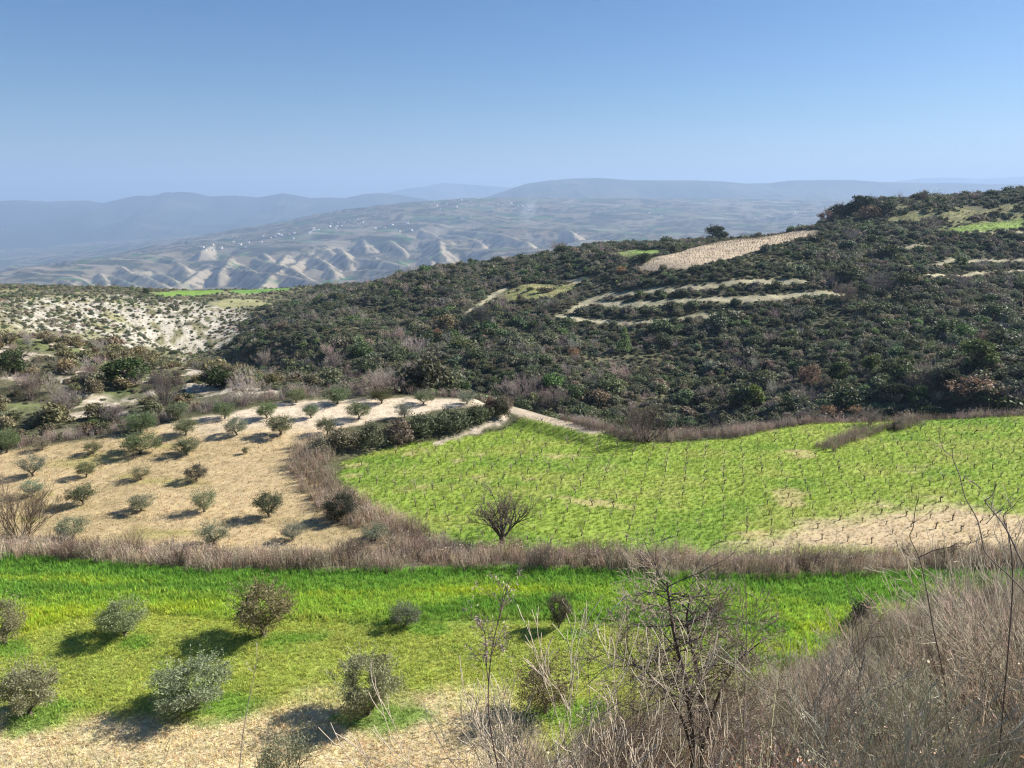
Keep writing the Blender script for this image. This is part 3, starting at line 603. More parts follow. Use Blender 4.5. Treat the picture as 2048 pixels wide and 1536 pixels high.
def tuft(seed, n, h, spread, wd, curve=0.35, mat=None, name='tuft', hvar=0.5, heads=False):
    g = np.random.default_rng(seed); Vs, Fs, T = [], [], []; o = 0
    for i in range(n):
        a = g.uniform(0, 2*math.pi); rr = spread*math.sqrt(g.random()); b = np.array([math.cos(a)*rr, math.sin(a)*rr, -0.05]); hh = h*g.uniform(1-hvar, 1)
        la = g.uniform(0, 2*math.pi); le = np.array([math.cos(la), math.sin(la), 0])*curve*hh*g.uniform(0.1, 1); sd = np.array([-math.sin(la+g.normal()*0.8), math.cos(la+g.normal()*0.8), 0])*wd*0.5
        m = b+np.array([0, 0, hh*0.55])+le*0.3; e = b+np.array([0, 0, hh])+le
        Vs += [b-sd, b+sd, m+sd*0.8, m-sd*0.8, e+sd*0.12, e-sd*0.12]; Fs += [[o, o+1, o+2, o+3], [o+3, o+2, o+4, o+5]]; o += 6; tt = g.uniform(0.7, 1.3); T += [tt*0.8, tt*1.1]
        if heads and g.random() < 0.5:
            for q in range(3):
                p = e+g.normal(size=3)*0.02*h; dd = rand_unit(1, g)[0]*0.05*h; Vs += [p, p+dd*0.5+sd*1.6, p+dd, p+dd*0.5-sd*1.6]; Fs.append([o, o+1, o+2, o+3]); o += 4; T.append(tt*1.3)
    return tinted(np.array(Vs), np.array(Fs), mat or M_grass, np.array(T), name)

# ------------------------------------------------------------------ scattering of uncountable growth (one object each)
def scatter(name, label, cat, P, S, col, protos, rot=None, idx=None, tilt=0.12):
    n = len(P); S = np.asarray(S, float); S = np.repeat(S[:, None], 3, 1) if S.ndim == 1 else S
    g = np.random.default_rng(len(name)*31+n)
    rt = np.stack([g.normal(size=n)*tilt, g.normal(size=n)*tilt, g.uniform(0, 2*math.pi, n) if rot is None else rot], 1)
    idx = g.integers(0, len(protos), n) if idx is None else idx
    me = bpy.data.meshes.new(name); me.vertices.add(n); me.vertices.foreach_set('co', np.asarray(P, np.float32).ravel())
    for an, typ, dat, key in (('sc', 'FLOAT_VECTOR', S, 'vector'), ('rt', 'FLOAT_VECTOR', rt, 'vector'), ('ix', 'INT', idx, 'value'), ('col', 'FLOAT_COLOR', np.hstack([col, np.ones((n, 1))]), 'color')):
        a = me.attributes.new(an, typ, 'POINT'); a.data.foreach_set(key, np.ascontiguousarray(dat, np.int32 if typ == 'INT' else np.float32).ravel())
    me.update()
    ob = link(name, me)
    ng = bpy.data.node_groups.new(name+'_nodes', 'GeometryNodeTree')
    ng.interface.new_socket('Geometry', in_out='INPUT', socket_type='NodeSocketGeometry'); ng.interface.new_socket('Geometry', in_out='OUTPUT', socket_type='NodeSocketGeometry')
    N = ng.nodes; L = ng.links; gi = N.new('NodeGroupInput'); go = N.new('NodeGroupOutput'); ip = N.new('GeometryNodeInstanceOnPoints'); jn = N.new('GeometryNodeJoinGeometry')
    for me_p in protos:
        po = bpy.data.objects.new(me_p.name+'_shape', me_p)
        oi = N.new('GeometryNodeObjectInfo'); oi.inputs['Object'].default_value = po; oi.inputs['As Instance'].default_value = False
        g2 = N.new('GeometryNodeGeometryToInstance'); L.new(oi.outputs['Geometry'], g2.inputs[0]); L.new(g2.outputs[0], jn.inputs[0])
    def na(nm, typ):
        a = N.new('GeometryNodeInputNamedAttribute'); a.data_type = typ; a.inputs['Name'].default_value = nm; return a.outputs['Attribute']
    e2r = N.new('FunctionNodeEulerToRotation'); L.new(na('rt', 'FLOAT_VECTOR'), e2r.inputs[0])
    L.new(gi.outputs[0], ip.inputs['Points']); L.new(jn.outputs[0], ip.inputs['Instance']); ip.inputs['Pick Instance'].default_value = True
    L.new(na('ix', 'INT'), ip.inputs['Instance Index']); L.new(e2r.outputs[0], ip.inputs['Rotation']); L.new(na('sc', 'FLOAT_VECTOR'), ip.inputs['Scale'])
    L.new(ip.outputs[0], go.inputs[0])
    md = ob.modifiers.new('scatter', 'NODES'); md.node_group = ng
    return tag(ob, label, cat, None, 'stuff')
def jitter_grid(x0, x1, y0, y1, step, seed):
    g = np.random.default_rng(seed); x, y = np.meshgrid(np.arange(x0, x1, step), np.arange(y0, y1, step)); x = x.ravel(); y = y.ravel()
    return x+g.uniform(-.5, .5, len(x))*step, y+g.uniform(-.5, .5, len(y))*step
def in_view(x, y, deg=39): return np.abs(np.arctan2(x, y)) < R(deg)
def vary(col, g, a=0.15):
    n = len(col); return np.clip(col*g.uniform(1-a, 1+a, (n, 1))*g.uniform(1-a*0.4, 1+a*0.4, (n, 3)), 0.004, 1)

# near field and vineyard grass
def grass_on(name, label, box, step, seed, mask, protos, S, colf, deg=45, smin=0.7, smax=1.3):
    x, y = jitter_grid(*box, step, seed); k = in_view(x, y, deg); x, y = x[k], y[k]
    z, rg, bk = height(x, y, True); k = mask(x, y, rg, bk); x, y, z, bk = x[k], y[k], z[k], bk[k]; rg = {a: b[k] for a, b in rg.items()}
    g = np.random.default_rng(seed); c = vary(colf(x, y, rg, bk), g, 0.22)
    s = S*g.uniform(smin, smax, len(x))
    return x, y, z, s, c
T_grass = [tuft(100+i, 14, 0.42, 0.20, 0.035, 0.45, M_grass, 'grass_tuft') for i in range(4)]
T_short = [tuft(130+i, 26, 0.20, 0.26, 0.028, 0.8, M_grass, 'short_tuft') for i in range(4)]
T_straw = [tuft(110+i, 12, 0.24, 0.22, 0.03, 0.9, M_dry, 'straw_tuft') for i in range(3)]
x, y, z, s, c = grass_on('grass', '', (-58, 58, 25, 53), 0.25, 1, lambda x, y, rg, bk: (rg['near'] > -0.3) & (bk < 0.1), T_grass, 1.0, field_colour)
dg_ = sdpoly(x, y, DRYGREEN); strawk = sstep(-0.5, 1.0, sdpoly(x, y, STRAW_EDGE)); keep = np.ones(len(x), bool); h_ = 1.0-0.15*strawk
h_ *= 0.75+0.6*fbm(x/3, y/2, 3, 52)
scatter('field_grass', 'short bright green grass covering the near field', 'grass', np.stack([x, y, z], 1)[keep], np.stack([s*0.5+s*h_*0.5, s*0.5+s*h_*0.5, s*h_], 1)[keep], c[keep]*1.4, T_grass+T_short, idx=np.where(dg_ > 0, 0, 4)+rng.integers(0, 4, len(x)))
x, y, z, s, c = grass_on('vg', '', (-25, 100, 50, 106), 0.42, 2, lambda x, y, rg, bk: (rg['vine'] > -0.6) & (rg['near'] < -0.5), T_grass, 0.8, field_colour)
dry = c[:, 0] > c[:, 1]; s = s*np.where(dry, 0.6, 1.0)
scatter('vineyard_grass', 'green weedy grass growing between the vines', 'grass', np.stack([x, y, z], 1), s, c*1.25, T_grass)
x, y, z, s, c = grass_on('gg', '', (-95, 3, 50, 100), 0.55, 3, lambda x, y, rg, bk: (rg['grove'] > -0.8) & (rg['near'] < -0.5) & (rng.random(len(x)) > sstep(72, 84, y+0.12*x)*0.85), T_straw, 1.0, field_colour, 46)
scatter('grove_straw', 'dry straw stubble on the olive grove floor', 'straw', np.stack([x, y, z], 1), s, c*1.2, T_straw)

# dry reed hedges
T_reed = [tuft(120+i, 34, 2.0, 0.55, 0.035, 0.30, M_dry, 'reed_tuft', 0.55, True) for i in range(5)]
def reed_strip(name, label, line, half, step, hgt, seed, off=0.0, col=(0.45, 0.36, 0.265), hf=None):
    xs = [p[0] for p in line]; ys = [p[1] for p in line]
    x, y = jitter_grid(min(xs)-4, max(xs)+4, min(ys)-4-abs(off), max(ys)+4+abs(off), step, seed); k = in_view(x, y, 47); x, y = x[k], y[k]
    d = dline(x, y-off, line); k = d < half*(0.75+0.5*fbm(x/3, y/3, 2, seed)); x, y, d = x[k], y[k], d[k]
    z = height(x, y); g = np.random.default_rng(seed)
    s = hgt*(0.45+1.05*fbm(x/3, y/2, 3, seed+3))*g.uniform(0.75, 1.15, len(x))/2.0
    base = np.array(col)[None]*(0.7+0.6*fbm(x/5, y/3, 3, seed+4))[:, None]
    base = mixc(base, (0.22, 0.17, 0.12), 0.6*sstep(0.55, 0.68, fbm(x/6, y/6, 3, seed+6)))
    return scatter(name, label, 'reeds', np.stack([x, y, z], 1), s, vary(base, g, 0.2), T_reed, tilt=0.14)
reed_strip('dry_reed_hedge', 'long strip of dry pinkish reeds behind the near green field', [(a, b+2.6) for a, b in HEDGE], 2.5, 0.62, 1.45, 5)
CURVE = [onz(a, b, -25.5)[:2] for a, b in [(625, 905), (618, 935), (645, 975), (700, 1015), (770, 1040), (830, 1075), (880, 1100)]]
reed_strip('dry_reed_hedge', 'curved belt of dry reeds between olive grove and vineyard', CURVE, 1.9, 0.6, 1.35, 6)
VTOP = [onz(a, b, ZV)[:2] for a, b in [(1150, 858), (1205, 876), (1300, 882), (1464, 874), (1534, 857), (1628, 844), (1793, 838), (1920, 836), (2048, 830), (2300, 820)]]
reed_strip('dry_reed_hedge', 'low dry reeds along the far edge of the vineyard', [(a, b+1.5) for a, b in VTOP], 1.7, 0.62, 1.4, 7, col=(0.36, 0.28, 0.23))
TONGUE = [onz(a, b, ZV)[:2] for a, b in [(1652, 896), (1690, 880), (1740, 862), (1790, 855), (1830, 846)]]
reed_strip('dry_reed_hedge', 'tongue of dry brush reaching into the upper vineyard', TONGUE, 1.1, 0.6, 1.2, 8, col=(0.3, 0.24, 0.19))
GBACK = [on_grove(a, b)[:2] for a, b in [(-100, 905), (60, 888), (130, 880), (250, 862), (370, 828), (480, 814), (560, 798), (650, 793), (800, 788), (965, 790), (1000, 800)]]
reed_strip('dry_reed_hedge', 'dry grey reeds behind the back row of olive trees', [(a, b+1.0) for a, b in GBACK], 1.5, 0.75, 1.3, 9, col=(0.36, 0.29, 0.25))

xh = np.arange(-34, 36, 0.9); gh0 = np.random.default_rng(66); yh = hedge_y(xh)+gh0.uniform(0.6, 4.6, len(xh)); k = fbm(xh/4, yh*0, 3, 67) > 0.42; xh, yh = xh[k]+gh0.normal(size=k.sum())*0.5, yh[k]
BRB = [bare_bush(240+i, 22, 1.5, 3, 0.02, 0.15, 'hedge_brush') for i in range(3)]
scatter('hedge_brush', 'dark leafless brambles tangled into the dry reed hedge', 'brambles', np.stack([xh, yh, height(xh, yh)], 1), gh0.uniform(0.6, 1.15, len(xh)), vary(np.tile((0.17, 0.13, 0.10), (len(xh), 1)), gh0, 0.3), BRB)
# ------------------------------------------------------------------ scrub of the hillsides
B_bush = [leafy_dome(200+i, 620, 0.21, 0.15, 13, 0.7+0.1*(i % 3), name='scrub_bush') for i in range(7)]
B_tall = [leafy_dome(210+i, 1000, 0.17, 0.125, 26, 1.15, name='scrub_tree') for i in range(3)]
B_bare = [bare_bush(230+i, 16, 1.5, 3, 0.018, 0.2) for i in range(4)]
gb = np.random.default_rng(55)
x, y = jitter_grid(-420, 520, 74, 640, 2.05, 4); k = in_view(x, y, 40) & (np.hypot(x, y) < 660); x, y = x[k], y[k]
k = rng.random(len(x)) < np.clip(1.15-(y-300)/700, 0.55, 1); x, y = x[k], y[k]
z, rg, bk = height(x, y, True)
ok = (rg['grove'] < -2.0) & (rg['vine'] < -3.0) & (rg['track'] < -1.6) & ((y > 96) | (x < -38))
for poly, m in [(UPVINE, 1.0), (GREEN1, 1), (GREEN2, 1), (TERR, 1), (TERR2, 1), (GREENL, 1), (GREENL2, 1), (TANL, 1), (GREENR, 1)]: ok &= (sdpoly(x, y, poly) < -1.2*m) | ((rng.random(len(x)) < 0.05) & (poly is TERR or poly is TANL))
rdg = sdpoly(x, y, RIDGEGR); ok &= (rdg < -2) | (fbm(x/16, y/16, 3, 58) > 0.56) | (rng.random(len(x)) < 0.03)
for L_, w in zip(PATHS, PATHW): ok &= dline(x, y, L_) > w+1.9
lft = left_of(x, y) < -8*(fbm(x/20, y/20, 2, 57)-0.5)
lnear = lft & (y < 175)
dens = np.where(lft, np.where(lnear, np.where(y > 138, 0.95, 0.7*sstep(0.36, 0.52, fbm(x/9, y/9, 3, 59))+0.18), 0.55), 0.93*sstep(0.27, 0.42, fbm(x/14, y/14, 3, 60))+0.05)
for p, w in WHITE: dens = np.where(np.hypot(x-p[0], (y-p[1])*0.6) < w*0.8, np.minimum(dens, 0.46), dens)
ok &= rng.random(len(x)) < dens
x, y, z, lft, lnear = x[ok], y[ok], z[ok], lft[ok], lnear[ok]; n = len(x)
sz = gb.uniform(0.65, 1.5, n)*np.where(gb.random(n) < 0.14, 1.6, 1.0)*(0.75+0.5*fbm(x/25, y/25, 2, 53))*np.where(lft & ~lnear, 0.62, 1.0)*np.where(lnear, 0.8, 1)
nn = fbm(x/22, y/22, 3, 91); r_ = gb.random(n)
cb = np.zeros((n, 3)); cb[:] = (0.088, 0.096, 0.056)
cb[r_ < 0.35] = (0.068, 0.076, 0.04); cb[(r_ > 0.35) & (r_ < 0.5)] = (0.135, 0.125, 0.083); cb[(r_ > 0.5) & (r_ < 0.58)] = (0.095, 0.12, 0.05); cb[r_ > 0.95] = (0.17, 0.14, 0.095)
cb = mixc(cb, (0.135, 0.125, 0.085), 0.5*sstep(0.5, 0.68, nn))
cb[lnear] = mixc(cb[lnear], (0.13, 0.115, 0.05), np.full(lnear.sum(), 0.5)); cb[lft & ~lnear] *= 1.25
tall = (gb.random(n) < 0.06) & ~lft
for L_, w in zip(PATHS, PATHW): tall &= dline(x, y, L_) > w+6
tall &= sdpoly(x, y, UPVINE) < -6
sz = np.where(tall, sz*1.5+0.5, sz); cb = vary(cb*1.72, gb, 0.3); cb[tall] = cb[tall]*np.array([0.72, 0.82, 0.65])
bare = gb.random(n) < (0.05+0.11*sstep(0.5, 0.65, nn))
P = np.stack([x, y, z-0.1], 1); SZ = np.stack([sz*1.25, sz*1.25, sz*gb.uniform(0.8, 1.25, n)], 1)
# the bushes that show largest stand as single objects, the rest is one mass
score = sz/np.hypot(x, y)*np.where(bare, 0, 1)*((y > 130) | (x < 15)); big = np.argsort(-score)[:280]; single = np.zeros(n, bool); single[big] = True
for i in np.nonzero(single)[0]:
    o = link('evergreen_bush', B_tall[int(gb.integers(0, 3))] if tall[i] else B_bush[int(gb.integers(0, 7))], None, P[i], (gb.normal()*0.08, gb.normal()*0.08, gb.uniform(0, 6.28)), SZ[i])
    if lft[i]: tag(o, 'small evergreen scrub bush on the pale broken ground behind the olive grove', 'bush', 'scrub bushes behind the olive grove', None, cb[i])
    else: tag(o, 'dark evergreen bush in the dense scrub on the hillside across the gully', 'bush', 'scrub bushes across the gully', None, cb[i])
k = ~single & ~bare
scatter('hillside_scrub', 'dense dark evergreen scrub covering the hills', 'scrub', P[k], SZ[k], cb[k], B_bush+B_tall, idx=np.where(tall[k], 7, 0)+np.where(tall[k], gb.integers(0, 3, k.sum()), gb.integers(0, 7, k.sum())))
k = ~single & bare; cg = vary(np.tile((0.31, 0.26, 0.225), (k.sum(), 1)), gb, 0.25)
scatter('leafless_scrub', 'grey leafless scrub mixed into the hillside bushes', 'scrub', P[k], SZ[k]*1.1, cg, B_bare)
# low undergrowth closing the gaps
x, y = jitter_grid(-300, 420, 74, 420, 2.0, 14); k = in_view(x, y, 39) & (np.hypot(x, y) < 420); x, y = x[k], y[k]; z, rg, bk = height(x, y, True)
ok = (rg['grove'] < -1.5) & (rg['vine'] < -3) & (rg['track'] < -1.5) & ((y > 96) | (x < -38)) & ((left_of(x, y) > 0) | (rng.random(len(x)) < 0.5))
for poly in (UPVINE, GREEN1, GREEN2, TERR, TERR2, GREENR, GREENL, GREENL2, TANL): ok &= sdpoly(x, y, poly) < 0
for L_, w in zip(PATHS, PATHW): ok &= dline(x, y, L_) > w
x, y, z = x[ok], y[ok], z[ok]; n = len(x); cl = vary(np.tile((0.14, 0.14, 0.075), (n, 1)), gb, 0.35)
scatter('undergrowth', 'low grey green undergrowth between the hillside bushes', 'undergrowth', np.stack([x, y, z-0.1], 1), np.stack([gb.uniform(0.7, 1.2, n)]*2+[gb.uniform(0.35, 0.7, n)], 1)*np.where(left_of(x, y) < 0, 0.55, 1.0)[:, None], cl, B_bush[:3])

xs_, ys_ = jitter_grid(-60, 330, 280, 470, 1.9, 15); k = in_view(xs_, ys_, 38); xs_, ys_ = xs_[k], ys_[k]
k = np.maximum(sdpoly(xs_, ys_, TERR), np.maximum(sdpoly(xs_, ys_, RIDGEGR), sdpoly(xs_, ys_, GREEN2))) > -0.5; xs_, ys_ = xs_[k], ys_[k]; zs_, rg, bk = height(xs_, ys_, True)
scatter('terrace_grass', 'rough grass on the terrace field and the grassy hilltop', 'grass', np.stack([xs_, ys_, zs_], 1), gb.uniform(1.0, 2.4, len(xs_)), vary(field_colour(xs_, ys_, rg, bk), gb, 0.4), T_grass)
# ------------------------------------------------------------------ single trees
OL = [olive_tree(300+i) for i in range(7)]
OL_D = [olive_tree(320+i, 11000, 3.2, 3.0, 0.2, 0.125) for i in range(3)]
OL_T = [olive_tree(330+i, 4200, 3.2, 3.0, 0.4) for i in range(2)]
def depth_of(p): return float(p[1]*math.cos(PITCH)-p[2]*math.sin(PITCH))
def plant(px, py, wpx, hpx, unit_w, unit_h):
    """place by the foot of the trunk; real size from the apparent one"""
    p = hit(px, py); d = depth_of(p); th = math.atan2(-p[2], p[1]); W = wpx*d/FPX; H = max((hpx*d/FPX-0.45*W*math.sin(th))/math.cos(th), 0.55*W)
    return p, W/unit_w, H/unit_h
def olive(px, py, w, h, label, kind='n', col=(0.105, 0.115, 0.062), group='olive trees', k=[0]):
    k[0] += 1; tr, cr = {'n': OL, 'd': OL_D, 't': OL_T}[kind][k[0] % {'n': 7, 'd': 3, 't': 2}[kind]]
    p, sw, sh = plant(px, py, w*1.06, h*1.05, 3.2, 3.05)
    t = link('olive_tree', None, None, p, (0, 0, random.uniform(0, 6.28)), (sw, sw, sh)); tag(t, label, 'olive tree', group)
    link('trunk', tr, t); c = link('crown', cr, t); c['col'] = [v*random.uniform(0.9, 1.1) for v in col]
    return t
GRN, GRY, DRK, SIL = (0.17, 0.195, 0.095), (0.245, 0.225, 0.15), (0.14, 0.165, 0.08), (0.22, 0.24, 0.15)
GG = 'olive trees of the dry grove'
for a in [(13, 905, 54, 54, 'dark olive tree cut by the left picture edge behind the grove', 'n', DRK), (67, 952, 54, 48, 'open crowned olive tree with bare trunk near the left edge of the grove', 't', SIL),
    (84, 900, 36, 26, 'small pale olive tree before the grey reeds at far left', 't', GRY), (187, 908, 36, 28, 'small round olive tree left of the two largest back trees', 'n', GRN),
    (172, 954, 36, 34, 'small dark olive tree between the open crowned tree and the grey sapling', 'n', DRK), (283, 864, 62, 46, 'tall dense olive tree directly behind the broadest grove tree', 'n', DRK),
    (358, 839, 46, 40, 'back olive tree at the white soil corner beside the grey reeds', 'n', GRN), (281, 907, 78, 50, 'broadest spreading olive tree in the back half of the grove', 'n', DRK),
    (372, 870, 50, 38, 'round olive tree just behind its twin at the soil colour change', 'n', GRN), (374, 909, 54, 40, 'olive tree with leaning trunk at the edge of pale and straw soil', 'n', DRK),
    (450, 837, 42, 38, 'upright olive tree first in the row along the grey reeds', 'n', GRN), (474, 870, 46, 40, 'open olive tree on white soil with clear trunk', 'n', SIL),
    (533, 837, 46, 38, 'round olive tree directly behind the wide one on white soil', 'n', GRN), (561, 870, 62, 46, 'wide low olive tree on the white soil of the grove', 'n', GRN),
    (594, 805, 40, 34, 'olive tree at the left end of the last row', 'n', GRN), (623, 836, 32, 30, 'small neat olive tree in the middle of the white soil', 'n', GRN),
    (675, 808, 56, 42, 'broad olive tree second in the last row', 'n', GRN), (655, 868, 42, 38, 'olive tree on white soil beside the bushy bank', 'n', GRN),
    (717, 838, 48, 38, 'round olive tree on white soil behind the bank bushes', 'n', DRK), (763, 807, 44, 36, 'yellowish green olive tree third in the last row', 'n', (0.11, 0.125, 0.05)),
    (808, 836, 38, 36, 'slender pale olive tree half hidden by the bank bushes', 't', SIL), (847, 808, 42, 32, 'olive tree fourth in the last row above the bank', 'n', GRN),
    (933, 808, 40, 30, 'pale olive tree at the right end of the last row', 't', SIL), (491, 908, 14, 16, 'tiny olive sapling alone on the straw soil', 'n', DRK),
    (282, 959, 42, 34, 'grey thin olive sapling in the middle of the grove', 't', GRY), (394, 962, 44, 38, 'greyish dense olive tree in the middle of the grove', 'n', (0.10, 0.10, 0.07)),
    (165, 1010, 54, 50, 'round dark olive tree with short trunk at left of grove front', 'n', DRK), (282, 1022, 56, 40, 'low grey brown olive tree at the grove front', 'n', GRY),
    (410, 1023, 52, 54, 'sparse tall olive tree at the grove front', 't', SIL), (540, 1034, 58, 58, 'upright green olive tree at the grove front', 'n', (0.085, 0.10, 0.055)),
    (683, 1040, 66, 62, 'very dark dense round olive tree beside the curved reed belt', 'd', (0.05, 0.06, 0.034)), (145, 1077, 66, 52, 'silvery olive tree half sunk in the reeds at left', 't', SIL),
    (428, 1088, 66, 54, 'silvery olive tree behind the reed hedge left of centre', 't', SIL), (585, 1080, 50, 40, 'thin silvery olive tree behind the reed hedge', 't', SIL),
    (750, 1080, 56, 40, 'small silvery olive tree buried in the curved reeds', 't', SIL), (65, 992, 46, 38, 'grey green olive tree beside the brown bush at left', 't', SIL)]:
    olive(*a, GG)
GN_ = 'olive trees of the near green field'; NC = (0.255, 0.26, 0.145)
for a in [(8, 1288, 90, 100, 'olive tree in the near field cut by the left edge, back row', 'd', NC), (250, 1272, 98, 84, 'gnarled olive tree with short trunk in the near field back row', 'd', NC),
    (526, 1272, 118, 122, 'tallest near olive tree with clear trunk before the green stripe', 'n', (0.21, 0.195, 0.11)), (810, 1250, 64, 52, 'small wind leaned olive tree on a grassy hump', 'n', (0.19, 0.185, 0.11)),
    (1117, 1256, 52, 74, 'small upright oval olive tree in the green field', 'd', (0.15, 0.15, 0.09)), (60, 1430, 122, 118, 'big brownish olive tree at lower left of the near field', 'd', NC),
    (388, 1415, 152, 120, 'widest near olive tree with broad low crown', 'd', NC), (735, 1428, 142, 135, 'dense rounded near olive tree with dark core', 'd', NC),
    (1090, 1425, 128, 128, 'thin see-through olive tree behind the dry weeds', 't', (0.23, 0.2, 0.12)), (572, 1585, 112, 125, 'olive tree cut by the bottom edge on the straw', 't', NC)]:
    olive(*a, GN_)

def broad_proto(seed, n=2600, ln=0.13, wd=0.10, tall=1.0, mat=None):
    g = np.random.default_rng(seed); o = []; grow((0, 0, -0.1), (0, 0, 1), 0.9, 0.09, 3, g, o, 4, 0.75, 0.7, 0.1, 4, 0.12); V, F = tubes([(a, b) for a, b, _ in o], 5)
    u = rand_unit(34, g); P = u*g.uniform(0.45, 0.85, (34, 1))*np.array([1, 1, 0.85*tall])+np.array([0, 0, 1.0*tall]); cr = g.uniform(0.2, 0.36, 34)
    Vc, Fc, t = crown_leaves(g, n, P, cr, ln, wd, 0, 0.7)
    return make_mesh('broad_trunk', V, F, [M_bark], True), tinted(Vc, Fc, mat or M_leaf, t, 'broad_crown')
BR = [broad_proto(400+i) for i in range(4)]; BRS = [broad_proto(410+i, 1100, 0.15, 0.1) for i in range(2)]
def con_proto(seed):
    g = np.random.default_rng(seed); V, F = tubes([(np.array([[0, 0, -0.2], [0, 0, 1.2], [0.03, 0, 2.6]]), np.array([0.1, 0.07, 0.01]))], 5)
    P = []; cr = []
    for k in range(60):
        zz = g.uniform(0.25, 2.5); r = (2.7-zz)/2.7*0.85; a = g.uniform(0, 6.28); P.append((math.cos(a)*r*0.8, math.sin(a)*r*0.8, zz)); cr.append(0.10+0.16*r)
    Vc, Fc, t = crown_leaves(g, 2200, np.array(P), np.array(cr), 0.16, 0.06)
    return make_mesh('conifer_trunk', V, F, [M_bark], True), tinted(Vc, Fc, M_leaf, t, 'conifer_crown')
CONI = con_proto(420)
def tree(name, px, py, w, h, label, cat, protos, col, uw, uh, group=None, k=[0]):
    k[0] += 1; tr, cr = protos[k[0] % len(protos)]; p, sw, sh = plant(px, py, w, h, uw, uh)
    t = link(name, None, None, p, (0, 0, random.uniform(0, 6.28)), (sw, sw, sh)); tag(t, label, cat, group); link('trunk', tr, t); c = link('crown', cr, t); c['col'] = [v*1.3 for v in col]; return t
YG, MG, DG, BRN, ORG = (0.15, 0.19, 0.045), (0.085, 0.11, 0.035), (0.045, 0.06, 0.022), (0.23, 0.15, 0.095), (0.29, 0.175, 0.09)
tree('conifer_tree', 1248, 704, 36, 56, 'single bright green conifer on the dark scrub slope', 'conifer', [CONI], (0.16, 0.22, 0.08), 1.8, 2.7)
for a in [(1507, 815, 60, 62, 'yellow green round tree low on the slope above the vineyard', YG), (1675, 768, 58, 62, 'green round tree, first of three beside the brown tree', MG), (1742, 748, 48, 54, 'lighter green round tree, middle of the three on the dark slope', (0.12, 0.15, 0.04)),
          (1808, 748, 50, 52, 'green round tree, last of the three before the big oak', MG), (1955, 742, 96, 84, 'big green oak with a brown top at right', (0.11, 0.14, 0.045)), (252, 768, 112, 66, 'broad dark green shrub tree on the pale ground behind the grove', (0.05, 0.075, 0.022)),
          (28, 748, 78, 70, 'round green tree at the left edge behind the grove', (0.07, 0.09, 0.035)), (432, 775, 80, 56, 'dark green tree clump left of the pale grey shrub', DG), (1690, 572, 56, 42, 'solitary dark round tree on the upper terraces', (0.05, 0.07, 0.03)),
          (1722, 425, 62, 42, 'large dark tree on the hilltop skyline', DG), (1690, 438, 70, 36, 'dark tree beside the skyline tree on the hilltop', DG), (1770, 432, 50, 34, 'dark green tree just right of the brown hilltop tree', (0.05, 0.065, 0.03)),
          (1435, 468, 62, 26, 'dark tree at the end of the pale upper vineyard', DG), (1385, 470, 50, 20, 'low dark tree on the ridge left of the pole', DG), (292, 588, 18, 16, 'lone dark tree on the left skyline', DG), (955, 700, 44, 44, 'grey green round tree in the middle of the scrub', (0.05, 0.07, 0.035)), (1290, 525, 40, 24, 'dark tree beside the tip of the pale upper vineyard', DG),
          (730, 762, 44, 42, 'dark green tree at the gully bottom left', DG), (1900, 780, 60, 60, 'dark shaded tree under the big oak', DG), (1790, 800, 70, 50, 'deep green tree in the shaded gully on the right', DG)]:
    tree('broadleaf_tree', *a[:4], a[4], 'tree', BR, a[5], 2.3, 2.15, 'trees among the scrub')
for a in [(1940, 800, 108, 70, 'tree with rusty brown leaves below the big oak', BRN), (1620, 775, 62, 60, 'tree with brown withered leaves left of the three green trees', BRN), (1985, 700, 66, 50, 'orange brown tree crown behind the big oak', BRN), (875, 678, 26, 28, 'small orange brown tree in the dark scrub, left one', ORG), (1148, 717, 28, 30, 'small orange brown tree in the dark scrub near the conifer', ORG),
          (1735, 442, 60, 36, 'brownish tree in front of the hilltop skyline tree', (0.17, 0.11, 0.06)), (1652, 446, 40, 34, 'reddish brown tree at the left end of the hilltop', (0.17, 0.10, 0.06)), (1660, 838, 60, 26, 'orange brown shrub tree at the vineyard far edge', ORG), (1715, 832, 44, 28, 'bright orange shrub tree beside the vineyard far edge', ORG), (1240, 548, 30, 20, 'orange tree below the tip of the upper vineyard', ORG)]:
    tree('autumn_tree', *a[:4], a[4], 'tree', BRS, a[5], 2.3, 2.15, 'brown leaved trees')

